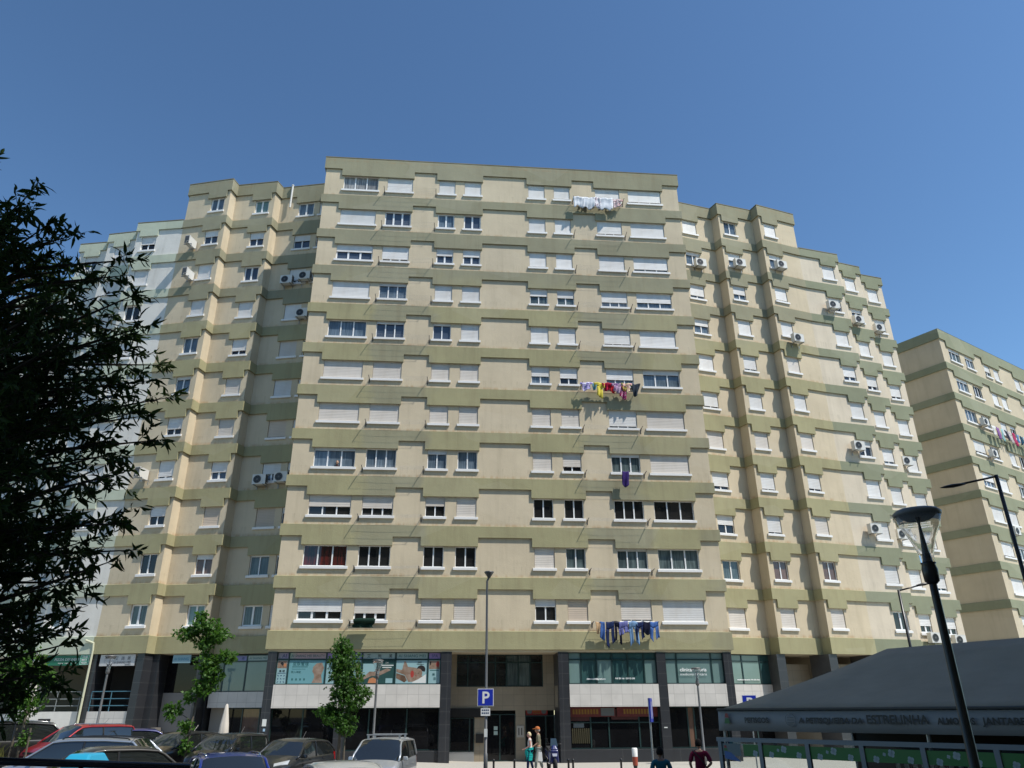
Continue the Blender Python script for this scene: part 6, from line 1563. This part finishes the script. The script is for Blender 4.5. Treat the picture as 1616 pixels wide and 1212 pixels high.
    mb_ = MB(); mb_.box(-.022, .022, lean - .045 - .094, lean - .045 - .088, 1.53, 1.537); mb_.build('mouth', [fl('lip', (.25, .08, .07))], t)
    if cap:
        mb_ = MB(); mb_.lathe([(.112, .0), (.112, .04), (.095, .085), (.05, .112), (0, .12)], 20, (0, lean - .035, 1.625)); mb_.hexa([(-.075, lean - .245, 1.635), (.075, lean - .245, 1.635), (.095, lean - .12, 1.645), (-.095, lean - .12, 1.645), (-.07, lean - .245, 1.645), (.07, lean - .245, 1.645), (.09, lean - .12, 1.665), (-.09, lean - .12, 1.665)]); mb_.build('cap', [cap], t, smooth=False)
    return t
fm_ = lambda n_, c: cloth_mat(n_, c)
pz = gz(1) + .17
person('elderly man in orange cap and olive shirt walking left with a white bag', 1.08, 36.0, pz, R(-90), 1.72,
       {'skin': skin_m, 'top': fm_('olive_shirt', (.17, .16, .11)), 'trousers': fm_('pale_grey_trousers', (.32, .33, .30)), 'hair': fm_('grey_hair', (.3, .28, .25)), 'shoe': flat('tan_shoe', (.3, .25, .2)), 'sleeve': 1.0},
       legs=((0, -.14), (0, .16)), arms=[((.22, -.02, 1.1), (.20, -.20, .98)), ((-.24, .08, 1.12), (-.24, .0, .86))], cap=fm_('orange_cap', (.42, .14, .05)), lean=.0)
woman_m = {'skin': flat('pink_skin', (.50, .27, .22), .6), 'top': fm_('white_blouse', (.66, .62, .58)), 'trousers': fm_('navy_leggings', (.012, .02, .06)), 'hair': fm_('blond_hair', (.58, .48, .30)), 'shoe': flat('white_shoe', (.6, .6, .6)), 'sleeve': .25}
person('elderly woman with short blond hair in a white blouse, turquoise jacket at her waist', .70, 35.85, pz, R(-90), 1.52, woman_m, legs=((0, -.12), (0, .14)), arms=[((.2, .02, 1.12), (.12, -.2, 1.0)), ((-.2, .03, 1.12), (-.12, -.22, 1.0))], female=True)
mb = MB(); NZ = 8
for j in range(NZ):
    for i in range(10):
        f_ = lambda a, b: ((.20 - .02 * b / NZ * 4 + .02 * math.sin(a * 2.1 + b)) * math.cos(a * .628), (.17 + .02 * math.sin(a * 1.7)) * math.sin(a * .628), -.065 * b)
        mb.poly([f_(i, j + 1), f_(i + 1, j + 1), f_(i + 1, j), f_(i, j)])
o = mb.build('jacket', [fm_('turquoise_jacket', (.015, .33, .32))], None, (.66, 35.85, pz + .93), smooth=True); o.modifiers.new('s', 'SOLIDIFY').thickness = .01
tag(o, 'turquoise jacket tied at the waist of the blond woman', 'jacket')
mb = MB(); mb.hexa([(-.1, -.05, -.38), (.1, -.05, -.38), (.1, .06, -.38), (-.1, .06, -.38), (-.07, -.03, -.03), (.07, -.03, -.03), (.07, .03, -.03), (-.07, .03, -.03)]); mb.tube([(-.05, 0, -.04), (-.02, 0, .03), (.02, 0, .03), (.05, 0, -.04)], .008, 5)
o = mb.build('shopping_bag', [fm_('white_plastic_bag', (.62, .63, .62))], None, (1.14, 35.68, pz + .78)); b = o.modifiers.new('b', 'BEVEL'); b.width = .02; b.segments = 2; tag(o, 'white plastic bag held by the man in the orange cap', 'bag')
person('person seen from behind in a teal shirt with dark hair, bottom edge', 3.72, 21.0, .13, R(180 + 6), 1.68,
       {'skin': flat('tan_skin', (.22, .12, .08), .6), 'top': fm_('teal_shirt', (.02, .10, .15)), 'trousers': fm_('dark_trousers', (.03, .03, .04)), 'hair': fm_('black_hair', (.012, .01, .01)), 'sleeve': .8}, arms=[((.27, .02, 1.12), (.27, -.05, .88)), ((-.27, .02, 1.12), (-.27, -.05, .88))])
person('person seen from behind in a maroon shirt with a shoulder strap, beside the glass screen', 5.28, 23.5, .15, R(180 - 12), 1.76,
       {'skin': skin_m, 'top': fm_('maroon_shirt', (.14, .012, .035)), 'trousers': fm_('dark_jeans', (.02, .025, .05)), 'hair': fm_('black_hair_b', (.012, .01, .01)), 'sleeve': .95}, arms=[((.27, .03, 1.12), (.22, -.12, .93)), ((-.3, .06, 1.13), (-.17, -.16, 1.0))])
mb = MB(); pts = [(.17, .02, 1.44), (.1, .13, 1.38), (-.02, .15, 1.25), (-.12, .15, 1.12), (-.18, .1, 1.0)]
mb.tube(pts, .018, 5); o = mb.build('bag_strap', [M['black']], None, (5.28, 23.5, .15), (0, 0, R(168))); o.scale = (1.03,) * 3; tag(o, 'dark shoulder strap across the back of the maroon shirt', 'strap')
# old woman looking out of the window: head and shoulders
z0, z1 = wz(8)
q = loc2w(-9.65, .0, z0)
t = thing('person', 'person with grey hair leaning at an open window on the eighth storey', 'person', q, BA)
m1 = skel([[((0, .08, -.18), (.16, .1)), ((0, .06, .0), (.15, .1)), ((0, .05, .1), .06), ((0, .03, .16), .05)], [((0, .06, .0), .1), ((.16, .06, -.02), .055), ((.2, .05, -.15), .05)], [((0, .06, .0), .1), ((-.16, .06, -.02), .055), ((-.2, .05, -.15), .05)]])
m1.materials.clear(); m1.materials.append(fm_('dark_blouse', (.05, .03, .03))); link('top', m1, t)
hm, a = head_mesh((0, .0, .25), .09); hm.materials.append(skin_m); link('body', hm, t)
bm = bmesh.new(); bmesh.ops.create_uvsphere(bm, u_segments=14, v_segments=10, radius=1)
for v in bm.verts: v.co = Vector((v.co.x * .09, v.co.y * .09 + .03, v.co.z * .11 + .27)) if v.co.y > -.2 or v.co.z > .5 else Vector((v.co.x * .06, v.co.y * .05 + .03, v.co.z * .08 + .27))
hm = bpy.data.meshes.new('hair'); bm.to_mesh(hm); bm.free(); hm.materials.append(fm_('grey_brown_hair', (.22, .17, .12))); link('hair', hm, t)
t.location = loc2w(-9.65, .06, z0 + .02)
